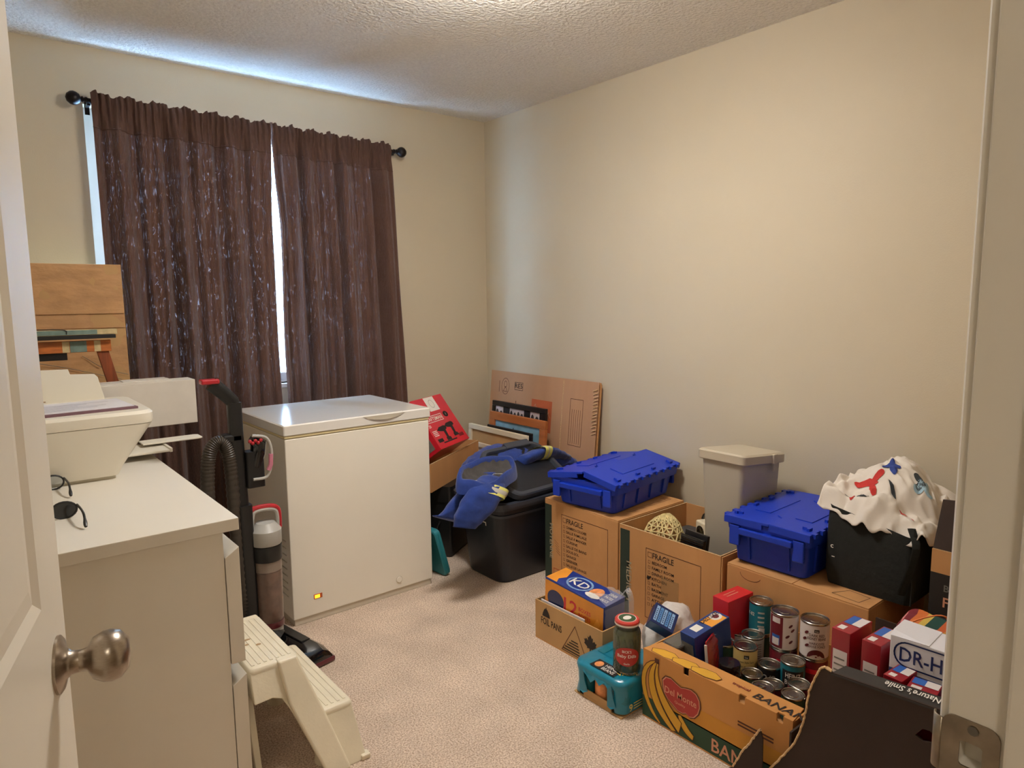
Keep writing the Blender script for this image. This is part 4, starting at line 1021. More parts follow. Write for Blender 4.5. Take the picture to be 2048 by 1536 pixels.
# ================================================================== moving boxes along the right wall
BX, BY0, BY1, BH = 2.121, 1.900, 2.362, .410
def fragile(t, yL, zT, lines, first, tick=None, wdt=.30, hgt=.285):
    """printed checklist on a -x face; yL is the local y of its left edge, zT its top"""
    outline(t, [(0, 0), (wdt, 0), (wdt, -hgt), (0, -hgt)], (0, yL, zT), XF, .0025, 'ink_brown')
    outline(t, [(.010, -.034), (.030, -.034), (.030, -.014), (.010, -.014)], (0, yL, zT), XF, .0018, 'ink_brown', 'checkbox')
    text(t, first, (0, yL-.034, zT-.036), XF, .024, 'ink', .105)
    for k, s in enumerate(lines):
        z = zT-.060-.0225*k
        outline(t, [(.012, 0), (.022, 0), (.022, .011), (.012, .011)], (0, yL, z), XF, .0013, 'ink_brown', 'checkbox')
        text(t, s, (0, yL-.032, z), XF, .0125, 'ink', min(.13, .0088*len(s)+.012))
        if tick == k: flat(t, [(.006, .002), (.013, -.005), (.030, .012), (.024, .016), (.018, .010), (.010, .016)], (0, yL, z), XF, 'black_ink', 'tick_mark', off=.0012)
mb = thing('moving_box', 'closed brown moving box with a French checklist under a blue tote', 'box', (BX, BY0, 0))
Wb = BY1-BY0; Db = .455
obj('body', G().box(0, Db, 0, Wb, 0, BH-.004), 'cardboard', mb, bevel=.003)
obj('top_flap', G().box(.001, Db-.001, .001, Wb/2-.001, BH-.004, BH), 'cardboard', mb, bevel=.001)
obj('top_flap', G().box(.001, Db-.001, Wb/2+.001, Wb-.001, BH-.004, BH), 'cardboard', mb, bevel=.001)
obj('packing_tape', G().box(-.0012, Db, Wb/2-.03, Wb/2+.03, BH, BH+.0008), 'tape', mb)
rect(mb, (0, Wb-.002, .004), XF, .046, BH-.03, 'ink_green', 'green_band')
text(mb, 'MOYENNE', (0, Wb-.035, BH-.115), ((0, 0, -1), (0, -1, 0)), .024, 'ink_pale', .17, off=.0014)
fragile(mb, Wb-.115, BH-.055, ['CHAMBRE A COUCHER', 'SALLE FAMILIALE', 'SALLE A MANGER', 'CUISINE', 'SALLE DE BAINS', 'SOUS-SOL', 'GARAGE', 'GRENIER', 'SALLE DE LAVAGE'], 'FRAGILE', wdt=.29)
for k in range(5): rect(mb, (0, Wb-.066-.003*k, BH-.19-.013*k), ((0, -.87, -.5), (0, -.5, .87)), .032, .0015, 'ink_brown', 'scratch')
outline(mb, [(0, 0), (.05, 0), (.05, .05), (0, .05)], (0, Wb-.062, .03), XF, .004, 'orange_print', 'faded_logo')
outline(mb, [(.13, .05), (.42, .05), (.42, .14), (.13, .14)], (0, 0, BH), ((1, 0, 0), (0, 1, 0)), .002, 'ink_brown')
outline(mb, [(.15, .065), (.40, .065), (.40, .12), (.15, .12)], (0, 0, BH), ((1, 0, 0), (0, 1, 0)), .002, 'ink_brown')

MY0, MY1, MH = 1.398, 1.893, .400
me_ = carton('moving_box', 'open brown moving box with an English checklist holding household odds and ends', (BX+.002, MY0, 0), 0, .46, MY1-MY0, MH)
Wm = MY1-MY0
rect(me_, (0, Wm-.006, .004), XF, .052, MH-.02, 'ink_green', 'green_band')
text(me_, 'MEDIUM', (0, Wm-.042, MH-.15), ((0, 0, -1), (0, -1, 0)), .027, 'ink_pale', .17, off=.0014)
fragile(me_, Wm-.145, MH-.065, ['BEDROOM', 'FAMILY ROOM', 'DINING ROOM', 'KITCHEN', 'BATH', 'BASEMENT', 'GARAGE', 'ATTIC', 'LAUNDRY'], 'FRAGILE', tick=3, wdt=.265, hgt=.295)
obj('cut_edge', G().box(-.0006, .0056, 0, Wm, MH-.0005, MH+.001), 'cardboard_edge', me_)
for y in (0, Wm-.005): obj('cut_edge', G().box(.005, .46, y, y+.005, MH-.0005, MH+.001), 'cardboard_edge', me_)
obj('outer_flap', G().box(.0, .44, -.008, -.003, .10, MH-.002), 'cardboard', me_)
obj('tape_patch', G().box(-.0012, -.0002, .185, .27, .06, .235), 'tape', me_)

# contents of that box (they lie on a folded blanket)
bl = thing('folded_blanket', 'folded grey blanket under the odds and ends in the open moving box', 'blanket', (BX+.010, MY0+.01, .0055))
obj('fold', G().box(.0, .444, .225, .472, 0, .30), 'lining_grey', bl, bevel=.02, bseg=3)
obj('fold', G().box(.0, .12, .010, .22, 0, .30), 'lining_grey', bl, bevel=.02, bseg=3)
cr = thing('crochet_doily', 'heap of cream crochet lace in the open moving box', 'lace', (2.300, 1.790, .309))
def blob(u, v):
    a = 2*math.pi*u; ph = math.pi*.5*v
    r = math.cos(ph)*(1+.16*math.sin(3*a+1)+.1*math.sin(5*a)); h = math.sin(ph)
    p = Vector((.088*r*math.cos(a), .085*r*math.sin(a), .115*h))
    return p*(1+.10*noise.noise(p*40))
g = G()
N1, N2 = 17, 6
for j in range(N2):
    for i in range(N1):
        p = blob((i+.5*(j % 2))/N1, j/N2*.97); q = blob((i+1+.5*(j % 2))/N1, j/N2*.97); s_ = blob((i+.5+.5*(j % 2))/N1, (j+1)/N2*.97)
        if (q-p).length < .0035: continue
        g.tube([p, s_], .0034, 5); g.tube([q, s_], .0034, 5); g.tube([p, q], .0034, 5)
o_ = obj('lace', g, 'crochet', cr, smooth=True)
obj('lace_under', G().grid(lambda u, v: blob(u, v*.97)*.90, 30, 12), 'kraft', cr, smooth=True)
bk = thing('paperback_book', 'white paperback with black lettering in the open moving box', 'book', (2.150, 1.628, .307), rot=(R(4), R(-10), R(4)))
obj('cover', G().box(0, .10, 0, .14, .016, .0175), 'paper_white', bk)
obj('pages', G().box(.002, .098, .002, .138, .0015, .016), 'cream_mat', bk)
obj('cover', G().box(0, .10, 0, .14, 0, .0015), 'paper_white', bk)
for k in range(4): rect(bk, (.018+.020*k, .125, .0175), TOPX, .11-.02*(k % 2), .009, 'black_ink', 'printed_line')
dk = thing('photo_frame', 'black lacquered frame with a silver square, upright in the open moving box', 'frame', (2.142, 1.500, .306), rot=(0, R(8), R(-6)))
obj('board', G().box(0, .018, 0, .115, 0, .118), 'black_gloss', dk, bevel=.003)
obj('back_board', G().box(.026, .040, .004, .118, 0, .132), 'black_frame', dk, bevel=.002)
obj('silver_square', G().box(-.0012, 0, .018, .060, .030, .072), 'tin', dk)
for k in range(3): obj('ridge', G().box(-.002, 0, .004, .111, .084+.010*k, .088+.010*k), 'black_frame', dk)
cp = thing('small_clock', 'cream plastic clock box with a dark dial in the open moving box', 'clock', (2.36, 1.632, .305), -20)
obj('case', G().box(0, .07, 0, .07, 0, .105), 'cream_frame', cp, bevel=.006)
obj('dial', G().lathe([(.026, -.002), (.026, .001)], 20, (0, .035, .062), 'x'), 'black_gloss', cp)
obj('handle', G().tube(spline([(.035, .0, .105), (.035, .012, .125), (.035, .035, .135), (.035, .058, .125), (.035, .07, .105)], 4), .006, 8), 'black_plastic', cp, smooth=True)

def blue_tote(label, loc, rz, L0, W0, Hh, L1, W1, open_a, open_b):
    t = thing('lidded_tote', label, 'tote', loc, rz, None)
    def rg(L_, W_, z, r=.022): return [(p[0], p[1], z) for p in rrect(-L_/2, L_/2, -W_/2, W_/2, r, 3)]
    hb = Hh-.012
    obj('tub', G().rings([rg(L0-.02, W0-.02, 0), rg(L0, W0, .008), rg(L1-.045, W1-.045, hb), rg(L1-.055, W1-.055, hb), rg(L0-.012, W0-.012, .012)]), 'tote_blue', t, smooth=True, ang=30)
    obj('rim', G().rings([rg(L1-.045, W1-.045, hb-.045), rg(L1-.02, W1-.02, hb-.040), rg(L1-.012, W1-.012, hb), rg(L1-.05, W1-.05, hb)], False, False), 'tote_blue', t, smooth=True, ang=30)
    # end handles and ribs
    for s in (-1, 1):
        x = s*(L1-.03)/2
        obj('handle', G().box(min(x, x+s*.022), max(x, x+s*.022), -W1*.30, W1*.30, hb-.050, hb-.026), 'tote_blue', t, bevel=.004)
        for y in (-W1*.36, W1*.36):
            obj('corner_pocket', G().box(min(x, x+s*.014), max(x, x+s*.014), y-.020, y+.020, hb-.095, hb-.020), 'tote_blue', t, bevel=.004)
        for k in range(4):
            xx = -L0*.36+L0*.24*k; w0 = W0/2; w1 = (W1-.045)/2; zt = hb-.05; f0 = .02/hb; f1 = zt/hb
            y0 = w0+(w1-w0)*f0; y1 = w0+(w1-w0)*f1
            obj('rib', G().hexa([(xx-.005, s*(y0-.004), .02), (xx+.005, s*(y0-.004), .02), (xx+.005, s*(y0+.006), .02), (xx-.005, s*(y0+.006), .02), (xx-.005, s*(y1-.004), zt), (xx+.005, s*(y1-.004), zt), (xx+.005, s*(y1+.006), zt), (xx-.005, s*(y1+.006), zt)]), 'tote_blue', t)
        f0 = .02/hb; zt = hb-.05; f1 = zt/hb
        for y in (-W0*.28, W0*.28):
            x0 = L0/2+((L1-.045)/2-L0/2)*f0; x1 = L0/2+((L1-.045)/2-L0/2)*f1
            obj('rib', G().hexa([(s*(x0-.004), y-.004, .02), (s*(x0+.005), y-.004, .02), (s*(x0+.005), y+.004, .02), (s*(x0-.004), y+.004, .02), (s*(x1-.004), y-.004, zt), (s*(x1+.005), y-.004, zt), (s*(x1+.005), y+.004, zt), (s*(x1-.004), y+.004, zt)]), 'tote_blue', t)
    # two interlocking lid halves hinged on the long sides
    for s, ang in ((1, open_a), (-1, open_b)):
        step = [(-L1/2, .012), (-L1*.30, .012), (-L1*.26, -.014), (-L1*.02, -.014), (L1*.02, .016), (L1*.26, .016), (L1*.30, -.010), (L1/2, -.010)]
        e = Vector((0, s*(W1/2-.006), hb))
        def rt(x, y, z):   # y measured from hinge towards the middle
            c, sn = math.cos(R(ang)), math.sin(R(ang))
            return (x, e.y-s*(y*c-z*sn), e.z+y*sn+z*c)
        poly = [(-L1/2, 0)]+[(x, W1/2-.006-s*(-d)) for x, d in step]+[(L1/2, 0)]
        g = G(); n = len(poly)
        g.add([rt(x, y, 0) for x, y in poly]+[rt(x, y, .010) for x, y in poly], [tuple(range(n))[::-1], tuple(range(n, 2*n))]+[(i, (i+1) % n, n+(i+1) % n, n+i) for i in range(n)])
        ld = obj('lid_half', g, 'tote_blue', t, bevel=.002)
        def nub(nm, x0, x1, y0, y1, z0, z1):
            g = G().hexa([rt(*p) for p in [(x0, y0, z0), (x1, y0, z0), (x1, y1, z0), (x0, y1, z0), (x0, y0, z1), (x1, y0, z1), (x1, y1, z1), (x0, y1, z1)]]); obj(nm, g, 'tote_blue', ld)
        for x in (-L1*.40, -L1*.12, L1*.12, L1*.40):
            nub('stacking_lug', x-.012, x+.012, .020, .030, .010, .019)
            if abs(x) > L1*.3: nub('stacking_lug', x-.004, x+.004, .030, .048, .010, .019)
        nub('raised_panel', -L1*.24, L1*.24, W1*.16, W1*.34, .010, .0125)
        for k in range(9):
            x = -L1*.44+L1*.88*k/8; nub('hinge_knuckle', x-.010, x+.010, -.010, .006, -.004, .011)
        for x in (-L1/2, L1/2-.006): nub('lid_skirt', x, x+.006, .0, W1*.44, -.016, .002)
    return t
blue_tote('blue lidded tote with its lid halves raised, on the closed moving box', (2.365, 2.138, BH+.001), 8, .455, .300, .150, .545, .385, 9, 12)
# box under the second tote and the black bag
B3H = .385
b3 = thing('long_box', 'plain brown box behind the tins carrying a blue tote and a black bag', 'box', (2.127, .872, 0))
W3 = 1.374-.872
obj('body', G().box(0, .45, 0, W3, 0, B3H-.004), 'cardboard', b3, bevel=.003)
obj('top_flap', G().box(.001, .449, .001, W3/2-.001, B3H-.004, B3H), 'cardboard', b3, bevel=.001)
obj('top_flap', G().box(.001, .449, W3/2+.001, W3-.001, B3H-.004, B3H), 'cardboard', b3, bevel=.001)
outline(b3, ellipse(.075, B3H-.020, .040, .022, 14, math.pi, 2*math.pi), (0, W3-.02, 0), XF, .0016, 'ink_brown', 'hand_hole_cut', closed=False)
outline(b3, [(.02, .04), (.08, .03), (.09, .10), (.03, .13)], (0, 0, B3H), ((1, 0, 0), (0, 1, 0)), .002, 'ink')
blue_tote('blue lidded tote with its lid closed flat, beside the black bag', (2.372, 1.241, B3H+.001), 2, .400, .265, .178, .480, .330, 1.0, 2.0)

# grey trash bin standing inside the open moving box
def bin_():
    t = thing('trash_can', 'grey-beige slim kitchen trash can standing in the open moving box', 'trash can', (2.420, 1.512, .0055))
    def ring(hx, hy, z, r=.02): return [(p[0], p[1], z) for p in rrect(-hx, hx, -hy, hy, r, 4)]
    obj('body', G().rings([ring(.112, .068, 0), ring(.114, .07, .01), [(p[0], p[1], p[2]-.10*(p[0]+.15)) for p in ring(.138, .094, .704)], [(p[0], p[1], p[2]-.10*(p[0]+.15)) for p in ring(.134, .090, .706)]]), 'bin_grey', t, smooth=True, ang=30)
    ld = obj('lid', G().rings([[(p[0], p[1], p[2]-.10*(p[0]+.15)) for p in ring(.146, .104, .706)], [(p[0], p[1], p[2]-.10*(p[0]+.15)) for p in ring(.150, .108, .710)], [(p[0], p[1], p[2]-.10*(p[0]+.15)) for p in ring(.150, .108, .740)], [(p[0], p[1], p[2]-.10*(p[0]+.15)) for p in ring(.143, .101, .747)]]), 'bin_lid', t, smooth=True, ang=30)
    obj('hinge', G().box(.045, .075, -.116, -.104, .685, .724), 'bin_lid', ld, bevel=.003)
    obj('latch_tab', G().box(.05, .070, -.113, -.106, .655, .692), 'bin_grey', t, bevel=.002)
bin_()

# black fabric bag with printed white cloth on top
def bag():
    t = thing('fabric_bag', 'black fabric shopping bag standing beside the closed blue tote', 'bag', (2.40, .94, B3H))
    x0, x1, y0, y1 = -.185, .19, -.155, .130
    def ring(i, z, k):
        pts = []
        for p in rrect(x0+i, x1-i, y0+i, y1-i, .02, 4):
            n = noise.noise(Vector((p[0]*9, p[1]*9, z*7)))*.012*k; pts.append((p[0]*(1+n*3), p[1]*(1+n*3), z+(.02*noise.noise(Vector((p[0]*6, p[1]*6, 3))) if z > .2 else 0)))
        return pts
    obj('body', G().rings([ring(.012, .002, .2), ring(.004, .05, 1), ring(.004, .10, 1.2), ring(.006, .16, 1.4), ring(.008, .22, 1.2), [(p[0], p[1], p[2]+.20*p[1]) for p in ring(.010, .252, .8)], [(p[0], p[1], p[2]+.20*p[1]) for p in ring(.016, .248, .8)], ring(.022, .18, .8)]), 'bag_black', t, smooth=True, ang=60)
    obj('piping', G().tube([(x0+.004, y0+.004, .01), (x0-.002, y0+.0, .13), (x0+.006, y0+.006, .255)], .003, 6), 'bag_black', t)
    obj('strap', G().tube(spline([(x0+.02, y0+.02, .25), (x0-.012, y0-.008, .20), (x0-.010, y0+.012, .10), (x0-.006, y0+.03, .04)], 5), [(.012, .002)]*16, 8), 'bag_black', t)
    text(t, 'c', (x0-.002, y1-.03, .13), XF, .012, 'white_ink'); text(t, '-', (x0-.002, y1-.035, .10), XF, .003, 'white_ink', .01)
bag()
def cloth():
    base = Vector((2.415, .930, .652))
    t = thing('printed_cloth', 'crumpled white cloth printed with birds and butterflies on the black bag', 'cloth', base)
    def pt(u, v, off=0.0):
        x = -.200+.400*u; y = -.180+.335*v
        h = .125*math.exp(-((x-.02)/.15)**2-((y-.0)/.115)**2)+.020+.20*y
        p = Vector((x*8, y*8, 1.7))
        h += .038*noise.noise(p)+.030*abs(noise.noise(p*1.9+Vector((4, 0, 0))))-.022*abs(noise.noise(p*3.3+Vector((0, 7, 0))))+.008*noise.noise(p*6)
        h += .006*math.sin(40*y+22*x+4*noise.noise(p))
        h = max(h, .010+.20*y+.006*noise.noise(p*2))
        e = max(0, (-x-.155)/.045, (-y-.135)/.045)
        h -= .060*min(1, e)**1.3*(1+.9*noise.noise(Vector((x*14, y*14, 6))))
        wx = x+.024*noise.noise(p*1.4+Vector((9, 0, 0))); wy = y+.024*noise.noise(p*1.4+Vector((0, 9, 0)))
        return Vector((wx, wy, h+off))
    o = obj('cloth', G().grid(lambda u, v: pt(u, v), 90, 80), 'cloth_white', t, smooth=True, ang=180)
    md = o.modifiers.new('thick', 'SOLIDIFY'); md.thickness = .003; md.offset = -1
    def decal(cu, cv, poly, m, nm, sc_=1.0, rot=0.0):
        # a shape printed on the cloth: fine fan of points following the folds
        g = G(); n = len(poly); rings = []
        for f in (.02, .25, .5, .75, 1.0):
            ring = []
            for (a, b) in poly:
                c, s = math.cos(rot), math.sin(rot); aa, bb = (a*c-b*s)*f*sc_, (a*s+b*c)*f*sc_
                ring.append(pt(cu+aa/.40, cv+bb/.335, .0030))
            rings.append(ring)
        g.rings(rings, True, False); obj(nm, g, m, t, recalc=False)
    def petal(cu, cv, length, wid, ang, m, nm):
        c, sn = math.cos(ang), math.sin(ang)
        decal(cu+c*length*.5/.40, cv+sn*length*.5/.335, [(length*.5*math.cos(q)*c-wid*math.sin(q)*sn, length*.5*math.cos(q)*sn+wid*math.sin(q)*c) for q in [2*math.pi*k/14 for k in range(14)]], m, nm)
    def butterfly(cu, cv, s, rot, m):
        for a, l, w_ in ((.6, 1, .36), (2.5, 1, .36), (-.7, .75, .28), (-2.4, .75, .28)):
            petal(cu, cv, .034*s*l, .034*s*w_, a+rot, m, 'printed_wing')
    def bird(cu, cv, s, rot, m):
        petal(cu-.02*math.cos(rot)/.4, cv-.02*math.sin(rot)/.335, .066*s, .009*s, rot, m, 'printed_bird')
        petal(cu, cv, .048*s, .008*s, rot+2.2, m, 'printed_wing'); petal(cu, cv, .040*s, .007*s, rot-2.3, m, 'printed_wing')
    butterfly(.40, .52, .9, 1.2, 'butterfly_blue')
    bird(.27, .66, 1.05, 1.5, 'bird_red')
    butterfly(.42, .26, .95, 2.0, 'sky_print'); butterfly(.44, .30, .8, .6, 'print_dark')
    petal(.20, .40, .05, .007, .9, 'print_dark', 'printed_leaf'); petal(.14, .66, .06, .003, 1.5, 'print_dark', 'printed_twig'); petal(.11, .58, .06, .003, 1.3, 'print_dark', 'printed_twig')
    petal(.09, .74, .024, .009, .2, 'bird_red', 'printed_flower'); petal(.12, .20, .05, .004, 1.2, 'bird_red', 'printed_feather')
cloth()
# carton at the door side
rc = carton('tall_carton', 'tall open carton with a dark printed panel beside the door frame', (2.205, .285, 0), 0, .40, .450, .600, 'cardboard', 'cardboard_in')
rect(rc, (0, .45, .395), XF, .45, .135, 'carton_black', 'dark_print')
rect(rc, (0, .45, .31), XF, .45, .085, 'drho_white', 'pale_print')
flat(rc, [(.0, .0), (.09, .0), (.045, -.085)], (0, .43, .395), XF, 'carton_black', 'dark_point', off=.0012)
text(rc, 'B', (0, .412, .478), XF, .020, 'grey_print', off=.0014); text(rc, 'F', (0, .412, .430), XF, .030, 'logo_pale', off=.0014)
obj('raised_flap', G().hexa([(0, .0, .600), (.005, .0, .600), (.005, .448, .600), (0, .448, .600), (.03, .03, .79), (.035, .03, .79), (.035, .440, .745), (.03, .440, .745)]), 'carton_dark', rc)
obj('cut_edge', G().box(-.0006, .0056, .002, .448, .5995, .602), 'cardboard_edge', rc)

# ================================================================== food on the floor
# low carton of foil pans with the pasta pack in it
FX, FYa, FYb, FH = 1.717, 1.607, 1.972, .160
fo = carton('foil_pan_box', 'low brown box printed FOIL PANS with a pasta dinner pack in it', (FX, FYa, 0), 0, .175, FYb-FYa, FH, 'cardboard_pale', 'cardboard_in')
Wf = FYb-FYa
text(fo, 'FOIL PANS', (0, Wf-.035, .073), XF, .028, 'ink', .118)
flat(fo, [(.0, .0), (.045, .0), (.042, .012), (.038, .02), (.03, .03), (.025, .034), (.0225, .042), (.02, .034), (.012, .03), (.007, .02), (.003, .012)], (0, Wf-.042, .106), XF, 'ink', 'pan_print')
outline(fo, [(0, 0), (.135, 0), (.07, .115)], (0, Wf-.155, .012), XF, .003, 'ink_brown', 'printed_triangle')
for k in range(5): rect(fo, (0, Wf-.205+.011*k-.0, .062-.011*k), XF, .036+.014*k, .005, 'ink', 'printed_line')
leaf = [(.0, .06), (.010, .045), (.016, .05), (.014, .03), (.026, .038), (.030, .030), (.038, .032), (.032, .018), (.037, .012), (.018, .0), (.020, -.006), (.004, -.004), (.003, -.024), (-.003, -.024), (-.004, -.004), (-.020, -.006), (-.018, .0), (-.037, .012), (-.032, .018), (-.038, .032), (-.030, .030), (-.026, .038), (-.014, .03), (-.016, .05), (-.010, .045)]
flat(fo, [(x*.85, y*.85) for x, y in leaf], (0, .060, .075), XF, 'ink', 'maple_leaf')
outline(fo, [(-.0, 0), (.04, 0), (.04, .03)], (.05, 0, .05), YF, .002, 'ink')
rect(fo, (.10, 0, .06), YF, .06, .06, 'carton_black', 'dark_print')
wp = thing('white_card', 'white card slipped in along the front of the foil pan box', 'card', (FX+.0058, FYa+.10, .006), rot=(R(0), R(1.0), 0))
obj('card', G().prism([(0, 0, 0), (0, .24, 0), (0, .24, .160), (0, .0, .161)], (.004, 0, 0)), 'paper_white', wp)
kd = thing('pasta_dinner_pack', 'blue and orange pack of twelve pasta dinners in torn clear film', 'box', (1.752, 1.640, .012), rot=(R(4.5), R(-3), R(2)))
KX, KY, KZ = .118, .305, .228
obj('carton', G().box(0, KX, 0, KY, 0, KZ), 'kd_blue', kd, bevel=.003)
rect(kd, (0, KY-.002, .004), XF, KY-.004, KZ-.010, 'kd_orange', 'orange_panel')
flat(kd, ellipse(.05, KZ-.075, .045, .04, 24), (0, KY-.01, 0), XF, 'navy_card', 'blue_disc', off=.001)
text(kd, '12', (0, KY-.105, KZ-.095), XF, .055, 'tool_red', .070, off=.0012)
text(kd, 'BOXES', (0, KY-.182, KZ-.066), XF, .016, 'tool_red', .06, off=.0012); text(kd, 'BOITES', (0, KY-.182, KZ-.090), XF, .016, 'tool_red', .06, off=.0012)
flat(kd, [(.20, .02), (.225, .02), (.29, .15), (.275, .17)], (0, KY, 0), XF, 'deluxe_orange', 'pasta_print', off=.0011)
flat(kd, [(.235, .02), (.255, .02), (.294, .10), (.292, .13)], (0, KY, 0), XF, 'banana_orange', 'pasta_print', off=.0011)
TK = (0, KY, KZ)
flat(kd, [(.002, .004), (.06, .004), (.045, .03), (.06, .06), (.04, .115), (.002, .115)], TK, TOPX, 'kd_orange', 'orange_panel')
outline(kd, ellipse(.130, .060, .054, .042, 26), TK, TOPX, .008, 'grid_blue', 'blue_ring', off=.0009)
text(kd, 'KD', (.040, KY-.088, KZ), TOPX, .042, 'white_ink', .085, off=.0012)
flat(kd, ellipse(.218, .056, .028, .036, 16), TK, TOPX, 'noodle', 'noodle_print', off=.0012)
flat(kd, ellipse(.220, .030, .034, .016, 16), TK, TOPX, 'white_ink', 'bowl_print', off=.0016)
for k in range(3): text(kd, ['DINER', 'PATES', 'SAUCE'][k], (.080-.026*k, KY-.256, KZ), TOPX, .016, 'white_ink', .036, off=.0012)
g = G()
g.grid(lambda u, v: (-.004+.128*u+.006*noise.noise(Vector((u*6, v*6, 0))), -.004-.010*math.sin(3.1*v)+.004*noise.noise(Vector((u*9, v*9, 2)))-.010*u*v, .02+.20*v), 14, 12)
g.grid(lambda u, v: (.004+.11*u, -.006+.075*v*(1+.4*math.sin(7*u)), KZ+.004+.022*math.sin(3.1*(1-v))*(.6+.6*noise.noise(Vector((u*8, v*5, 1))))), 14, 8)
obj('clear_film', g, 'film', kd, smooth=True, ang=180)
obj('film_tail', G().tube(spline([(.10, .01, KZ), (.11, -.01, KZ+.035), (.10, -.03, KZ+.040), (.10, -.042, KZ+.01), (.10, -.044, KZ-.04)], 5), [(.010, .0012)]*21, 8), 'film', kd, smooth=True)

# shrink-wrapped pack of bean tins, torn at the front, with the pickle jar on top
PX0, PX1, PY0, PY1, PH = 1.560, 1.800, 1.374, 1.600, .122
def can(name, label, loc, r, h, lab='label_white', parts=(), group=None, tab=False, lab_z=(.007, .007)):
    t = thing(name, label, 'can', loc, 0, group)
    prof = [(.0005, .002), (r-.004, .002), (r-.003, 0), (r, .001), (r, .005), (r-.0015, .007), (r-.0015, h-.007), (r, h-.005), (r, h-.001), (r-.0012, h), (r-.003, h-.001), (r-.0035, h-.004), (r*.80, h-.004), (r*.78, h-.0028), (r*.72, h-.0028), (r*.70, h-.004), (r*.45, h-.004), (r*.43, h-.003), (.0005, h-.003)]
    obj('tin', G().lathe(prof, 32), 'tin', t, smooth=True, ang=25)
    if lab: obj('label', G().lathe([(r-.0010, lab_z[0]), (r-.0010, h-lab_z[1])], 32, cap0=False, cap1=False), lab, t, smooth=True)
    if tab:
        a = 2.2; c, s = math.cos(a), math.sin(a)
        pts = [(c*p[0]-s*p[1], s*p[0]+c*p[1], h-.0015) for p in ellipse(.006, 0, .013, .007, 16)]
        obj('pull_tab', G().tube(pts+[pts[0], pts[1]], .0018, 6), 'tin', t, smooth=True)
        obj('tab_rivet', G().lathe([(.004, h-.004), (.004, h-.001)], 10, (-c*.006, -s*.006, 0)), 'tin', t)
    return t
bp = thing('bean_multipack', 'teal shrink-wrapped pack of nine bean tins torn open at the front', 'can pack', (PX0, PY0, 0))
PW, PD = PY1-PY0, PX1-PX0
def pr(i, z, k=1.0): 
    return [(p[0]+.004*k*noise.noise(Vector((p[0]*30, p[1]*30, z*30))), p[1]+.004*k*noise.noise(Vector((p[1]*30, z*30, p[0]*30))), z) for p in rrect(i, PD-i, i, PW-i, .034, 6)]
body = G().rings([pr(.010, .004), pr(.002, .012), pr(.006, .045), pr(.003, .085), pr(.0, .108), pr(.006, .119), pr(.022, PH)], False, True)
# tear: drop the faces of the front wall between the two corners, low down
wrap_f = []
for f in body.f:
    c = sum((Vector(body.v[i]) for i in f), Vector())/len(f)
    if c.x < .006 and .05 < c.y < PW-.05 and c.z < .095 and len(f) == 4: continue
    wrap_f.append(f)
body.f = wrap_f
obj('shrink_wrap', body, 'pack_teal', bp, smooth=True, ang=60)
# ragged edge of the tear
g = G()
edge = [(.001, .045, .10), (-.004, .06, .085), (-.002, .075, .098), (-.006, .095, .080), (-.003, .115, .092), (-.005, .135, .074), (-.002, .155, .088), (-.004, .172, .10)]
for i in range(len(edge)-1):
    a, b = Vector(edge[i]), Vector(edge[i+1]); g.add([a, b, (.004, b.y, .108), (.004, a.y, .108)], [(0, 1, 2, 3)])
obj('torn_film', g, 'pack_teal', bp)
for s, y in ((1, .172), (1, .046)):
    obj('torn_film', G().add([(-.003, y, .02), (.002, y-.018, .03), (-.006, y-.010, .07), (.002, y+.004, .105), (.002, y+.02, .10), (.002, y+.02, .02)], [(0, 1, 2, 3, 4, 5)]), 'pack_teal', bp)
obj('cardboard_tray', G().box(.004, PD-.004, .006, PW-.006, .001, .005).box(.004, .007, .05, PW-.05, .005, .034), 'cardboard_pale', bp)
for i in range(3):
    for j in range(3):
        c = (.043+.076*i, .038+.075*j, .005)
        cn = obj('tin', G().lathe([(.0005, 0), (.034, 0), (.0345, .004), (.0335, .006), (.0335, .103), (.0345, .105), (.0345, .109), (.031, .108), (.0005, .107)], 18, c), 'tin', bp, smooth=True, ang=25)
        obj('label', G().lathe([(.0340, .012), (.0340, .098)], 18, c, cap0=False, cap1=False), 'label_teal' if (i+j) % 2 == 0 else 'noodle', cn, smooth=True)
TP = (0, PW, PH)
rect(bp, (.014, .158, PH+.0012), TOPX, .108, .050, 'black_ink', 'black_panel')
text(bp, 'HEINZ', (.040, .112, PH+.0022), ((0, -1, 0), (1, 0, 0)), .014, 'white_ink', .052)
text(bp, 'BEANS', (.019, .112, PH+.0022), ((0, -1, 0), (1, 0, 0)), .016, 'white_ink', .052)
flat(bp, ellipse(.022, .025, .015, .018, 14), (.014, .158, PH+.0014), TOPX, 'noodle', 'bean_print')
rect(bp, (.14, PW*.55, PH+.0012), TOPX, .06, .03, 'tool_red', 'red_panel')
rect(bp, (.10, PW*.90, PH+.0012), TOPX, .03, .05, 'label_teal', 'print')
text(bp, 'VALUE', (.030, .045, PH+.0014), ((.8, -.6, 0), (.6, .8, 0)), .018, 'plaid_yellow', .07)
text(bp, '9', (.030, -.0045, .020), YF, .026, 'plaid_yellow'); 
for k in range(3): rect(bp, (.052, -.0045, .024+.009*k), YF, .05, .003, 'plaid_yellow', 'printed_line')
flat(bp, [(.0, .0), (.03, .0), (.07, .03), (.10, .03), (.10, .0)], (.10, PW*.92, PH+.001), TOPX, 'pack_teal', 'film_fold')

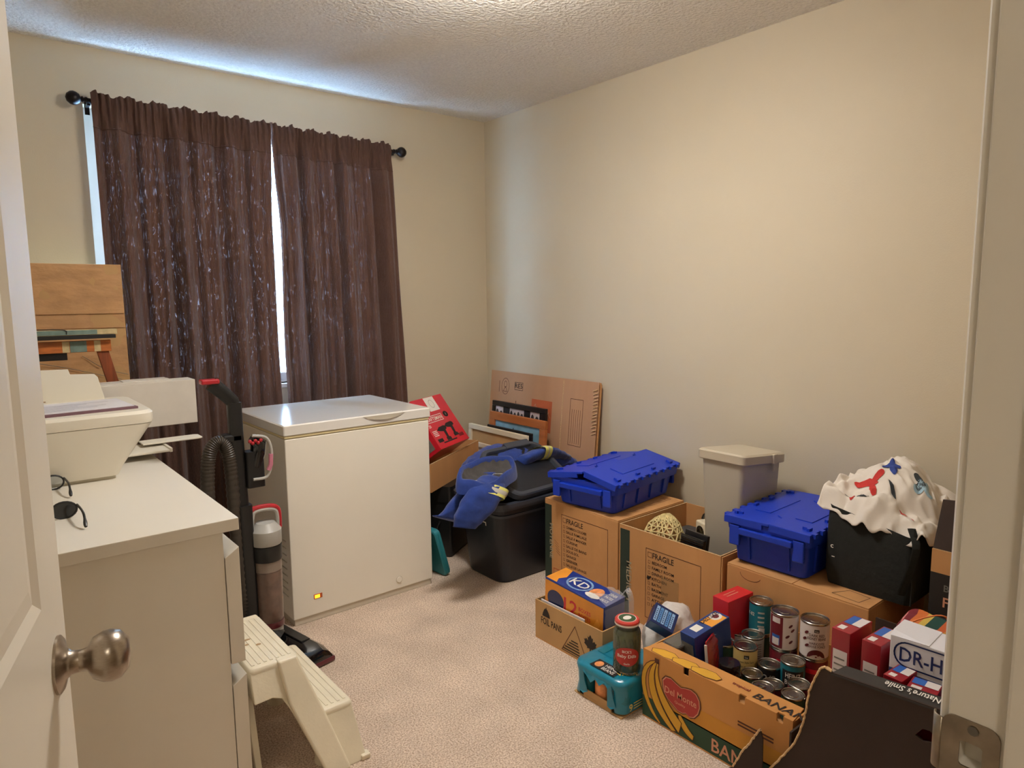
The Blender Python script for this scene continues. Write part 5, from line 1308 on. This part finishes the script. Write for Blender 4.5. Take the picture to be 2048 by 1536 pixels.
jar = thing('pickle_jar', 'glass jar of baby dill pickles with a red lid on the teal bean pack', 'jar', (1.648, 1.432, PH+.003))
jr = .046
obj('glass', G().lathe([(.0005, .0), (jr-.006, .0), (jr, .008), (jr, .128), (jr-.004, .140), (jr-.009, .148), (jr-.009, .158)], 40), 'jar_glass', jar, smooth=True, ang=50)
obj('brine', G().lathe([(.0005, .004), (jr-.012, .004), (jr-.008, .012), (jr-.008, .126), (jr-.012, .143), (.0005, .143)], 32), 'brine', jar, smooth=True, ang=50)
for k in range(22):
    a = 2*math.pi*k/11+.2*(k > 10); zz = .018+.050*(k // 11)+.006*random.random()
    if k > 10: zz = .075+.01*random.random()
    c = Vector(((jr-.010)*math.cos(a), (jr-.010)*math.sin(a), zz))
    obj('pickle', G().tube([c, c+Vector((.001, 0, .02)), c+Vector((0, .001, .042))], [.006, .0085, .005], 8), 'pickle', jar, smooth=True)
obj('lid', G().lathe([(.0005, .158), (jr-.008, .158), (jr-.006, .160), (jr-.0055, .172), (jr-.009, .1755), (.0005, .1755)], 40), 'lid_red', jar, smooth=True, ang=40)
g = G().lathe([(jr-.0048, .160), (jr-.0045, .166)], 40, cap0=False, cap1=False); obj('lid_teeth', g, 'white_ink', jar)
obj('lid_disc', G().lathe([(.0005, .1757), (.028, .1757), (.028, .1762), (.0005, .1762)], 28), 'lid_green', jar)
obj('lid_ring', G().lathe([(.0285, .1757), (.0305, .1759), (.0305, .1757)], 28, cap0=False, cap1=False), 'white_ink', jar)
obj('lid_logo', G().prism([(p[0], p[1], .1762) for p in ellipse(0, 0, .016, .012, 20)], (0, 0, .0004)), 'white_ink', jar)
CA = math.atan2(-1.43, -1.65)
g = G()
lw, lh = .060, .032
pts = [(x, y) for x, y in ellipse(0, 0, lw*.72, lh, 40)]
g.add([((jr+.0006)*math.cos(CA+p[0]/jr), (jr+.0006)*math.sin(CA+p[0]/jr), .062+p[1]) for p in [(x*f, y*f) for f in (0.01, .25, .5, .75, 1.0) for x, y in pts]],
      [(k*40+i, k*40+(i+1) % 40, (k+1)*40+(i+1) % 40, (k+1)*40+i) for k in range(4) for i in range(40)])
obj('label', g, 'label_red', jar, recalc=False, smooth=True)
wrap_text(jar, "BICK'S", jr+.0006, .076, CA, .009, 'white_ink', .030)
wrap_text(jar, 'Baby Dills', jr+.0006, .056, CA, .014, 'white_ink', .064)
wrap_text(jar, 'Garlic', jr+.0006, .036, CA, .006, 'white_ink', .020)

# white grocery bag and the blue box on it
def wbag():
    t = thing('plastic_bag', 'crumpled white plastic grocery bag between the boxes', 'bag', (1.958, 1.488, 0))
    def pt(u, v):
        a = 2*math.pi*u; ph = math.pi/2*v
        r = math.cos(ph)**.7; p = Vector((.120*r*math.cos(a), .092*r*math.sin(a), .225*math.sin(ph)))
        d = 1+.22*noise.noise(Vector((math.cos(a)*2.2, math.sin(a)*2.2, v*3)))+.10*abs(noise.noise(Vector((math.cos(a)*7, math.sin(a)*7, v*6))))
        return Vector((p.x*d, p.y*d, p.z*(1+.12*noise.noise(p*20))))
    obj('bag', G().grid(pt, 60, 30), 'bag_white', t, smooth=True, ang=180)
wbag()
def frame_box(name, label, cat, P0, Px, Py, depth, m, group=None):
    """box whose top face has corner P0 and edges towards Px and Py; extends depth away from the viewer"""
    e1 = (Px-P0); w_ = e1.length; e1 = e1/w_; e2 = (Py-P0); e2 = e2-e1*e2.dot(e1); h_ = e2.length; e2 = e2/h_; e3 = e1.cross(e2)
    t = bpy.data.objects.new(name, None); COL.objects.link(t); tag(t, label, cat, group)
    t.matrix_world = Matrix(((e1.x, e2.x, e3.x, P0.x), (e1.y, e2.y, e3.y, P0.y), (e1.z, e2.z, e3.z, P0.z), (0, 0, 0, 1)))
    obj('carton', G().box(0, w_, 0, h_, -depth, 0), m, t, bevel=.0015)
    return t, w_, h_
t, w_, h_ = frame_box('blue_food_box', 'dark blue food box with a pale printed grid on the white bag', 'box', at_z(1300, 1240, .240), at_z(1346, 1267, .200), at_z(1314, 1204, .275), .045, 'navy_card')
for k in range(5):
    m = 'grid_blue' if k % 2 == 0 else 'sky_blue'
    rect(t, (.008+(w_-.016)*k/5, .010, 0), FR, (w_-.016)/5-.003, h_-.020, m, 'printed_column')
    for q in range(6): rect(t, (.011+(w_-.016)*k/5, .016+(h_-.034)*q/6, .0005), FR, (w_-.016)/5-.010, .004, 'navy_card' if k % 2 == 0 else 'kd_blue', 'printed_line')

# banana carton
NX, NY0, NY1, NH, ND = 1.637, .846, 1.353, .228, .482
nb = thing('banana_box', 'banana carton printed with yellow bananas and a red fruit logo, full of tins', 'box', (NX, NY0, 0))
Wn = NY1-NY0; th = .005
obj('bottom', G().box(0, ND, 0, Wn, 0, th), 'cardboard_in', nb)
fw = obj('front_wall', G().box(0, th, 0, Wn, th, NH), 'banana_card', nb)
obj('back_wall', G().box(ND-th, ND, 0, Wn, th, NH), 'banana_card', nb)
for y in (0, Wn-th): obj('side_wall', G().box(th, ND-th, y, y+th, th, NH), 'banana_card', nb)
ff = obj('front_flap', G().prism([(.0, .0, NH), (.0, Wn, NH), (.078, Wn-.012, NH-.002), (.080, .012, NH-.002)], (0, 0, .004)), 'banana_card', nb)
def FB(u, v): return (u, v)     # u from the left end of the front wall, v up
rect(fw, (0, Wn, .006), XF, Wn, .068, 'banana_green', 'green_band')
flat(fw, [(.12, .070), (Wn, .070), (Wn, .125), (.19, .125), (.15, .10)], (0, Wn, .0), XF, 'banana_orange', 'orange_band')
def banana(pts_in, pts_out, nm='banana_print', m='banana_yellow', off=.0011):
    a = [tuple(p)[:2] for p in bez(*[(p[0], p[1], 0) for p in pts_in], n=12)]; b = [tuple(p)[:2] for p in bez(*[(p[0], p[1], 0) for p in pts_out], n=12)]
    poly = a+b[::-1]; o = (0, Wn, 0)
    f = flat(fw, poly, o, XF, m, nm, off); outline(fw, poly, o, XF, .0022, 'ink_brown', 'printed_line', off+.0003)
banana([(.055, .205), (-.01, .17), (.0, .07), (.075, .010)], [(.050, .210), (-.04, .18), (-.01, .04), (.070, .006)])
banana([(.058, .205), (.030, .15), (.05, .08), (.135, .012)], [(.052, .208), (.004, .16), (.012, .06), (.118, .006)], off=.0015)
banana([(.064, .205), (.050, .15), (.09, .09), (.155, .05)], [(.058, .207), (.034, .15), (.06, .07), (.145, .012)], off=.0019)
banana([(.150, .075), (.165, .06), (.18, .04), (.200, .030)], [(.140, .070), (.145, .045), (.16, .02), (.196, .014)], off=.0013)
rect(fw, (0, Wn-.048, .203), XF, .018, .016, 'ink_brown', 'stem_print', off=.0022)
# flap bananas
for k, y in enumerate((.03, .11, .18)):
    poly = [(y, .004), (y+.05, .002), (y+.085, .012), (y+.09, .03), (y+.06, .045), (y+.02, .04), (y-.01, .022)]
    flat(ff, poly, (0, Wn, NH+.004), TOPX, 'banana_yellow', 'banana_print', off=.0006+.0006*k); outline(ff, poly, (0, Wn, NH+.004), TOPX, .0018, 'ink_brown', 'printed_line', off=.0009+.0006*k)
text(ff, 'BANANAS', (.018, Wn-.375, NH+.004), TOPX, .030, 'ink', .20, skew=.15)
text(ff, 'tropical', (.030, Wn-.30, NH+.004), TOPX, .018, 'tool_darkred', .055)
# red shield logo
sh = [(-.068, .012), (-.070, .030), (-.058, .045), (-.038, .048), (-.018, .040), (.0, .034), (.018, .040), (.036, .044), (.056, .038), (.068, .022), (.070, .0), (.064, -.022), (.050, -.040), (.034, -.046), (.020, -.040), (.008, -.046), (-.010, -.046), (-.030, -.034), (-.050, -.024), (-.064, -.008)]
sh = [(x*.95, y*.95) for x, y in sh]
flat(fw, [(x*1.10, y*1.12) for x, y in sh], (0, Wn-.150, .130), XF, 'ink_brown', 'logo_edge', off=.0024)
flat(fw, [(x*1.05, y*1.06) for x, y in sh], (0, Wn-.150, .130), XF, 'logo_pale', 'logo_edge', off=.0028)
flat(fw, sh, (0, Wn-.150, .130), XF, 'logo_red', 'logo_shield', off=.0032)
text(fw, 'Del Monte', (0, Wn-.090, .124), XF, .022, 'logo_pale', .118, off=.0036)
text(fw, 'Quality', (0, Wn-.128, .104), XF, .010, 'logo_pale', .040, off=.0036)
text(fw, 'BANANAS', (0, Wn-.262, .016), XF, .042, 'logo_pale', .245, off=.0014)
for k in range(2): rect(fw, (0, Wn-.345, .150-.010*k), XF, .11, .005, 'ink_brown', 'printed_line')
for o_ in (fw, ff):
    hg = G()
    for u in (.165, .355, .47): hg.prism([(-.010, Wn-u+p[0], NH-.004+p[1]) for p in rrect(-.010, .010, -.014, .016, .004)], (.021, 0, 0))
    cut(o_, hg)
lp = thing('layer_carton', 'flat brown carton in the bottom of the banana box under the tins', 'box', (NX+.085, NY0+.012, .0055))
obj('body', G().box(0, .385, 0, Wn-.024, 0, .1045), 'cardboard_in', lp, bevel=.002)
LZ = .1102
def cam_ang(x, y): return math.atan2(-y, -x)
def mk(name, label, x, y, r, h, lab, z=LZ, **k): return can(name, label, (x, y, z), r, h, lab, **k)
CG = 'tins standing in the banana box'
c = mk('food_can', 'tall teal tin with white lettering at the back of the banana box', 2.070, 1.200, .0395, .112, 'label_teal', z=.2055, group=CG); a = cam_ang(2.07, 1.2)
stack_teal = mk('food_can', 'dark green tin carrying the tall teal tin', 2.070, 1.200, .0385, .095, 'label_green', group=CG)
for k in range(4): wrap_patch(c, .0386, .030+.016*k, .036+.016*k, a-.25, a+.30, 'label_silver', 'printed_line')
wrap_text(c, 'X-82', .0385, .066, a-.95, .012, 'white_ink', .030); wrap_patch(c, .0386, .010, .028, a-.15, a+.35, 'label_white', 'barcode')
for (x, y, nm, txt) in ((2.022, 1.088, 'maroon and white kidney bean tin turned sideways, standing on a red tin', 0), (2.040, .996, 'white kidney bean tin showing its bean picture, standing on a red tin', 1)):
    under = mk('food_can', ['red tin under the sideways kidney bean tin', 'red tin with white lettering under the white kidney bean tin'][txt], x, y, .0435, .105, 'label_maroon', group=CG); a = cam_ang(x, y)
    wrap_patch(under, .0428, .060, .075, a-.5, a+.6, 'tool_red', 'red_stripe'); 
    k_ = mk('food_can', nm, x, y, .0440, .120, 'label_white', z=LZ+.1055, group=CG)
    if txt == 0:
        wrap_patch(k_, .0431, .008, .112, a-1.3, a-.10, 'label_maroon', 'maroon_panel'); wrap_patch(k_, .0435, .090, .108, a-.95, a-.30, 'label_white', 'white_panel')
        wrap_patch(k_, .0435, .018, .050, a-.95, a-.30, 'label_blue', 'blue_panel'); wrap_patch(k_, .0438, .016, .040, a-.9, a-.35, 'label_white', 'barcode')
        spots = ((.45, .085), (.25, .050), (.50, .032), (.62, .07))
    else:
        wrap_text(k_, 'DARK RED', .0431, .078, a+.18, .009, 'ink_brown', .046); wrap_text(k_, 'KIDNEY BEANS', .0431, .067, a+.18, .009, 'ink_brown', .056)
        wrap_text(k_, 'HARICOTS', .0431, .052, a+.18, .008, 'ink_brown', .044); wrap_text(k_, 'ROUGE FONCE', .0431, .042, a+.18, .008, 'ink_brown', .054)
        wrap_patch(k_, .0432, .092, .102, a-.02, a+.32, 'black_ink', 'brand_oval'); wrap_text(k_, 'Great', .0436, .0945, a+.15, .005, 'white_ink', .010)
        wrap_poly(k_, .0434, a+.16, .008, ellipse(0, 0, .027, .028, 22, 0, math.pi)+[(-.027, 0)], 'bean', 'bowl_print')
        for q in range(7): wrap_poly(k_, .0438, a+.16+(-.02+.0065*q)/.0434, .013+.005*(q % 3), ellipse(0, 0, .0032, .0022, 8), 'label_maroon', 'bean_print')
        spots = ((-.55, .088), (-.68, .066), (-.50, .046))
    for da, z in spots:
        wrap_poly(k_, .0434, a+da, z, [(p[0], p[1]+p[0]*.5) for p in ellipse(0, 0, .0065, .0048, 12)], 'bean', 'bean_print')
c = mk('food_can', 'teal and black baked bean tin reading HEINZ', 1.957, 1.020, .0375, .107, 'label_teal', group=CG); a = cam_ang(1.957, 1.02)
wrap_patch(c, .0367, .010, .085, a-.9, a+1.0, 'black_ink', 'black_panel'); wrap_text(c, 'HEINZ', .0371, .062, a+.05, .016, 'white_ink', .046); wrap_text(c, 'BEANS', .0371, .040, a+.05, .016, 'white_ink', .048)
c = mk('food_can', 'cream corn tin with a yellow label', 1.915, 1.160, .0385, .115, 'label_cream', group=CG); a = cam_ang(1.915, 1.16)
wrap_patch(c, .0377, .084, .096, a-.10, a+.32, 'ink_green', 'brand_oval'); wrap_text(c, 'Great', .0382, .087, a+.1, .006, 'white_ink', .010)
wrap_text(c, 'Cream Style Corn', .0377, .068, a+.08, .008, 'ink', .050); wrap_text(c, 'Mais en creme', .0377, .054, a+.08, .008, 'ink', .046)
wrap_patch(c, .0377, .012, .046, a-1.2, a+1.2, 'banana_yellow', 'corn_print', seg=16)
c = mk('food_can', 'tin with a silver-grey small-print label behind the corn tin', 1.995, 1.183, .0375, .117, 'label_silver', group=CG); a = cam_ang(1.995, 1.183)
for k in range(10): wrap_patch(c, .0368, .022+.008*k, .0255+.008*k, a-.15, a+.85, 'grey_print', 'printed_line')
wrap_patch(c, .0368, .008, .028, a-1, a+1, 'carton_black', 'dark_band')
c = mk('food_can', 'tin with a dark green label beside the red packet', 1.922, 1.243, .0375, .092, 'label_green', group=CG); a = cam_ang(1.915, 1.253)
wrap_patch(c, .0397, .022, .080, a-.85, a-.35, 'label_white', 'white_panel')
c = mk('food_can', 'low tin with a pale label in front of the red carton', 2.030, 1.262, .0365, .088, 'label_white', group=CG)
c = mk('food_can', 'black-labelled tin between the corn tin and the HEINZ tin', 1.937, 1.086, .0365, .074, 'black_ink', group=CG); a = cam_ang(1.937, 1.086); wrap_text(c, '2/2', .0360, .030, a, .022, 'label_silver', .04)
jd = thing('dark_jar', 'jar of dark sauce with a glossy black lid among the tins', 'jar', (1.802, 1.146, LZ))
obj('glass', G().lathe([(.0005, 0), (.034, 0), (.037, .006), (.037, .066), (.031, .078)], 28), 'dark_lid', jd, smooth=True)
obj('label', G().lathe([(.0374, .012), (.0374, .055)], 28, cap0=False, cap1=False), 'label_green', jd, smooth=True)
obj('lid', G().lathe([(.0005, .078), (.034, .078), (.0345, .098), (.032, .102), (.0005, .1015)], 28), 'dark_lid', jd, smooth=True, ang=40)
SG = 'low ring-pull tins along the front of the banana box'
for i, (x, y, h, tab) in enumerate(((1.864, 1.104, .062, False), (1.796, 1.026, .078, True), (1.822, .945, .082, False), (1.895, .965, .078, False), (1.872, .888, .070, False), (1.868, 1.034, .056, False))):
    mk('low_can', ['low plain-lidded tin half hidden beside the corn tin', 'low tin with a silver ring-pull lid', 'low tin with a stamped plain lid at the front flap', 'low tin with a stamped lid in front of the HEINZ tin', 'low tin half hidden by the torn dark carton', 'lowest tin, sunk between the ring-pull tin and the HEINZ tin'][i], x, y, .0335, h, 'label_maroon' if i % 2 else 'label_green', tab=tab, group=SG)
# cartons in the left half of the banana box
t, w_, h_ = frame_box('deluxe_dinner_box', 'blue pasta dinner box with an orange panel leaning in the banana box', 'box', at_z(1360, 1262, .270), at_z(1388.6, 1277, .270), at_z(1404, 1208, .296), .158, 'deluxe_blue')
rect(t, (.010, .085, 0), FR, w_-.012, .075, 'deluxe_orange', 'orange_panel'); rect(t, (.012, .03, 0), FR, w_-.030, .035, 'white_ink', 'white_panel')
flat(t, ellipse(w_*.45, h_-.030, .020, .022, 20), (0, 0, 0), FR, 'white_ink', 'badge', off=.001); flat(t, ellipse(w_*.45, h_-.030, .011, .012, 16), (0, 0, 0), FR, 'label_maroon', 'badge_centre', off=.0014)
text(t, 'DELUXE', (.026, .080, .0008), ((0, 1, 0), (-1, 0, 0)), .018, 'black_ink', .080)
rect(t, (.004, -.0008, -.15), ((1, 0, 0), (0, 0, 1)), w_-.012, .12, 'grey_print', 'side_print')
rp_ = thing('red_packet', 'shiny red foil packet leaning on the blue dinner box', 'packet', (1.774, 1.198, LZ), rot=(R(-5), 0, R(17)))
g = G(); 
def pk(u, v):
    a = 2*math.pi*u; x = .066*math.cos(a); 
    return Vector((x+.06, .007*math.sin(a)*(1-.55*abs(2*v-1)**4)+.003*noise.noise(Vector((u*9, v*9, 0))), .145*v))
g.grid(pk, 28, 16); obj('pouch', g, 'red_film', rp_, smooth=True, ang=180)
obj('seal', G().box(-.004, .124, -.0015, .0015, .138, .154), 'red_film', rp_)
obj('white_edge', G().box(-.0085, -.003, -.004, .004, .01, .145), 'label_white', rp_)
t, w_, h_ = frame_box('red_carton', 'glossy red food carton standing at the back of the banana box', 'box', at_z(1425.5, 1191, .322), at_z(1457, 1205, .322), at_z(1468, 1168, .326), .205, 'red_card')
rect(t, (.004, -.0008, -.19), ((1, 0, 0), (0, 0, 1)), w_-.008, .13, 'label_white', 'nutrition_panel')
for k in range(9): rect(t, (.008, -.0014, -.18+.012*k), ((1, 0, 0), (0, 0, 1)), w_-.022, .003, 'grey_print', 'printed_line')
for k in range(2): rect(t, (.02+.014*k, .03, 0), FR, .003, .06, 'logo_pale', 'printed_line')
gb = thing('clear_tub', 'clear green-tinted plastic tub at the end of the banana box', 'tub', (1.727, 1.291, LZ))
obj('tub', G().rings([[(p[0], p[1], z) for p in rrect(-i, .085+i, -i, .045+i, .012, 3)] for i, z in ((0, 0), (.003, .07), (.006, .112))]), 'jar_glass', gb, smooth=True)
obj('contents', G().box(.004, .081, .004, .041, .003, .08), 'label_green', gb, bevel=.006)
obj('lid', G().rings([[(p[0], p[1], z) for p in rrect(-i, .085+i, -i, .045+i, .012, 3)] for i, z in ((.008, .1122), (.009, .118), (.006, .122))]), 'clear_plastic', gb, smooth=True)

# dark produce carton by the door frame
QX, QY0, QY1, QH, QD = 1.600, .260, .838, .455, .500
qc = thing('produce_carton', 'dark torn produce carton full of small boxes beside the door frame', 'box', (QX, QY0, 0))
def Q(px, py): 
    p = at_x(px, py, QX); return (p.y-QY0, p.z)
Lq = QY1-QY0
# near wall: tall by the door frame, with a torn curve running down to the left
curve = [Q(1662, 1344), Q(1645, 1336), Q(1632, 1352), Q(1618, 1385), Q(1612, 1420), Q(1604, 1450), Q(1588, 1487), Q(1568, 1510), Q(1545, 1533), Q(1520, 1560)]
wall = [(0, 0), (0, QH+.012)]+[(c[0], c[1]) for c in curve]+[(curve[-1][0]+.01, 0)]
obj('bottom', G().box(0.006, QD, 0, Lq, 0, .005), 'carton_dark', qc)
nw = obj('front_wall', G().prism([(0, p[0], p[1]) for p in wall], (.006, 0, 0)), 'carton_dark', qc)
g = G()
for k in range(2):
    path = [Vector((.0012+.0038*k, c[0], c[1]+.001)) for c in curve]
    fine = spline(path, 6); fine = [p+Vector((0, .0025*noise.noise(p*160+Vector((k*3, 0, 0))), .0035*noise.noise(p*190))) for p in fine]
    g.tube(fine, .0030, 6)
obj('torn_edge', g, 'cardboard_edge', qc)
obj('back_wall', G().box(QD-.005, QD, 0, Lq, .005, .38), 'carton_dark', qc)
obj('side_wall', G().box(.006, QD-.005, 0, .005, .005, .44), 'carton_dark', qc)
obj('side_wall', G().box(.006, QD-.005, Lq-.005, Lq, .005, .22), 'carton_dark', qc)
# top rim folded inwards with the upside-down brand
za, zb = Q(1662, 1346), Q(1872, 1412)
rim = obj('folded_rim', G().hexa([(-.001, 0, QH+.006), (-.001, za[0], za[1]-.004), (.05, za[0]-.012, za[1]+.002), (.05, 0, QH+.014), (-.001, 0, QH+.010), (-.001, za[0], za[1]), (.05, za[0]-.012, za[1]+.006), (.05, 0, QH+.018)]), 'carton_black', qc)
sl = (za[1]-(QH+.010))/za[0]; xs = (QH+.018-(QH+.010))/.051
text(rim, "Nature's Smile", (.040, .246, QH+.010+sl*.246+xs*.041), (Vector((0, 1, sl)).normalized(), Vector((-1, 0, -xs)).normalized()), .021, 'white_ink', .118, off=.0012)
hole = [Q(1830, 1470), Q(1845, 1458), Q(1860, 1462), Q(1870, 1475), Q(1865, 1486), Q(1845, 1482)]
cut(nw, G().prism([(-.010, p[0], p[1]) for p in hole], (.026, 0, 0)))
# torn corner flap standing in front of the banana carton
fl = [Q(1525, 1456), Q(1530, 1475), Q(1530, 1600), Q(1400, 1600), Q(1470, 1530), Q(1488, 1502), Q(1505, 1482)]
obj('corner_flap', G().prism([(-.012, p[0], max(0.0, p[1])) for p in [fl[0], fl[1], (fl[1][0]-.002, .0), (fl[4][0]+.05, .0), fl[4], fl[5], fl[6]]], (.005, 0, 0)), 'carton_dark', qc)
fine = spline([Vector((-.0095, p[0], p[1])) for p in (fl[4], fl[5], fl[6], fl[0])], 8)
obj('torn_edge', G().tube([p+Vector((0, .002*noise.noise(p*170), .003*noise.noise(p*190))) for p in fine], .0036, 6), 'cardboard_edge', qc)
fb = thing('filler_box', 'plain carton in the bottom of the dark produce carton', 'box', (QX+.055, QY0+.012, .0055))
obj('body', G().box(0, .43, 0, .545, 0, .215), 'cardboard_in', fb, bevel=.002)
TZ2 = .2208
def tea(label, x, y, wx, wy, h, rz, small=False):
    t = thing('tea_box', label, 'box', (x, y, TZ2), rz, 'maroon boxes in the dark produce carton')
    obj('carton', G().box(0, wx, 0, wy, 0, h), 'tea_red', t, bevel=.0015)
    rect(t, (wx*.45, wy-.004, h), TOPX, wy-.008, wx*.5, 'label_blue', 'blue_panel'); rect(t, (wx*.45, wy*.5, h+.0003), TOPX, wy*.46, wx*.5, 'label_white', 'white_panel')
    rect(t, (wx*.08, wy-.008, h), TOPX, wy*.35, wx*.22, 'label_white', 'print'); 
    if not small:
        rect(t, (0, wy-.006, .02), XF, wy-.012, h-.075, 'label_white', 'nutrition_panel')
        for k in range(10): rect(t, (-.0004, wy-.010, .026+k*(h-.09)/10), XF, wy-.022, .004, 'grey_print', 'printed_line')
    return t
tea('tall maroon box nearest the kidney bean tins in the dark carton', 1.742, .756, .115, .050, .255, -3)
tea('tall maroon box between its twin and the white device box', 1.742, .680, .115, .048, .252, -3)
tea('small maroon box in front of the white device box', 1.668, .600, .075, .044, .222, -4, True)
tea('small maroon box lying against the blue half of the device box', 1.662, .525, .060, .062, .222, 6, True)
dh = thing('device_box', "white and blue box printed DR-HO'S in the dark carton", 'box', (1.762, .275, TZ2), 3)
obj('carton', G().box(0, .10, 0, .385, 0, .292), 'drho_white', dh, bevel=.002)
rect(dh, (0, .384, .004), XF, .383, .205, 'drho_blue', 'blue_panel')
obj('open_flap', G().hexa([(.0, .30, .292), (.10, .30, .292), (.10, .385, .292), (.0, .385, .292), (.0, .30, .294), (.10, .30, .294), (.095, .385, .300), (.02, .385, .300)]), 'drho_white', dh)
text(dh, "DR-HO'S", (0, .362, .234), XF, .038, 'navy_card', .155, off=.0014)
outline(dh, [(x*1.0, y) for x, y in rrect(.0, .175, .0, .062, .03, 6)], (0, .374, .222), XF, .004, 'navy_card', 'logo_ring', off=.001)
text(dh, 'LA', (0, .265, .140), XF, .05, 'white_ink', .075, off=.0014); text(dh, 'REF', (0, .265, .108), XF, .022, 'sky_blue', .07, off=.0014)
# striped woven cloth bag at the back of the carton
pl = thing('woven_bag', 'striped woven bag in orange, green and yellow behind the device box', 'bag', (1.925, .63, TZ2+.012))
def pb_(u, v):
    a = 2*math.pi*u; r = 1-.45*v; x = .095*r*math.cos(a); y = .165*r*math.sin(a)
    p = Vector((x+.06, y, .235*v+.018*noise.noise(Vector((x*14, y*14, v*4))))); return p+Vector((.008*noise.noise(p*26), .008*noise.noise(p*22), 0))
g = G().grid(pb_, 48, 18); top = [pb_(i/48, 1) for i in range(48)]; g.add(top, [tuple(range(48))])
obj('weave', g, 'plaid', pl, smooth=True, ang=180)
obj('strap', G().tube(spline([(-.02, .12, .17), (-.03, .05, .25), (0, -.02, .29), (.03, -.05, .25)], 6), [(.012, .002)]*19, 8), 'plaid_orange', pl, smooth=True)
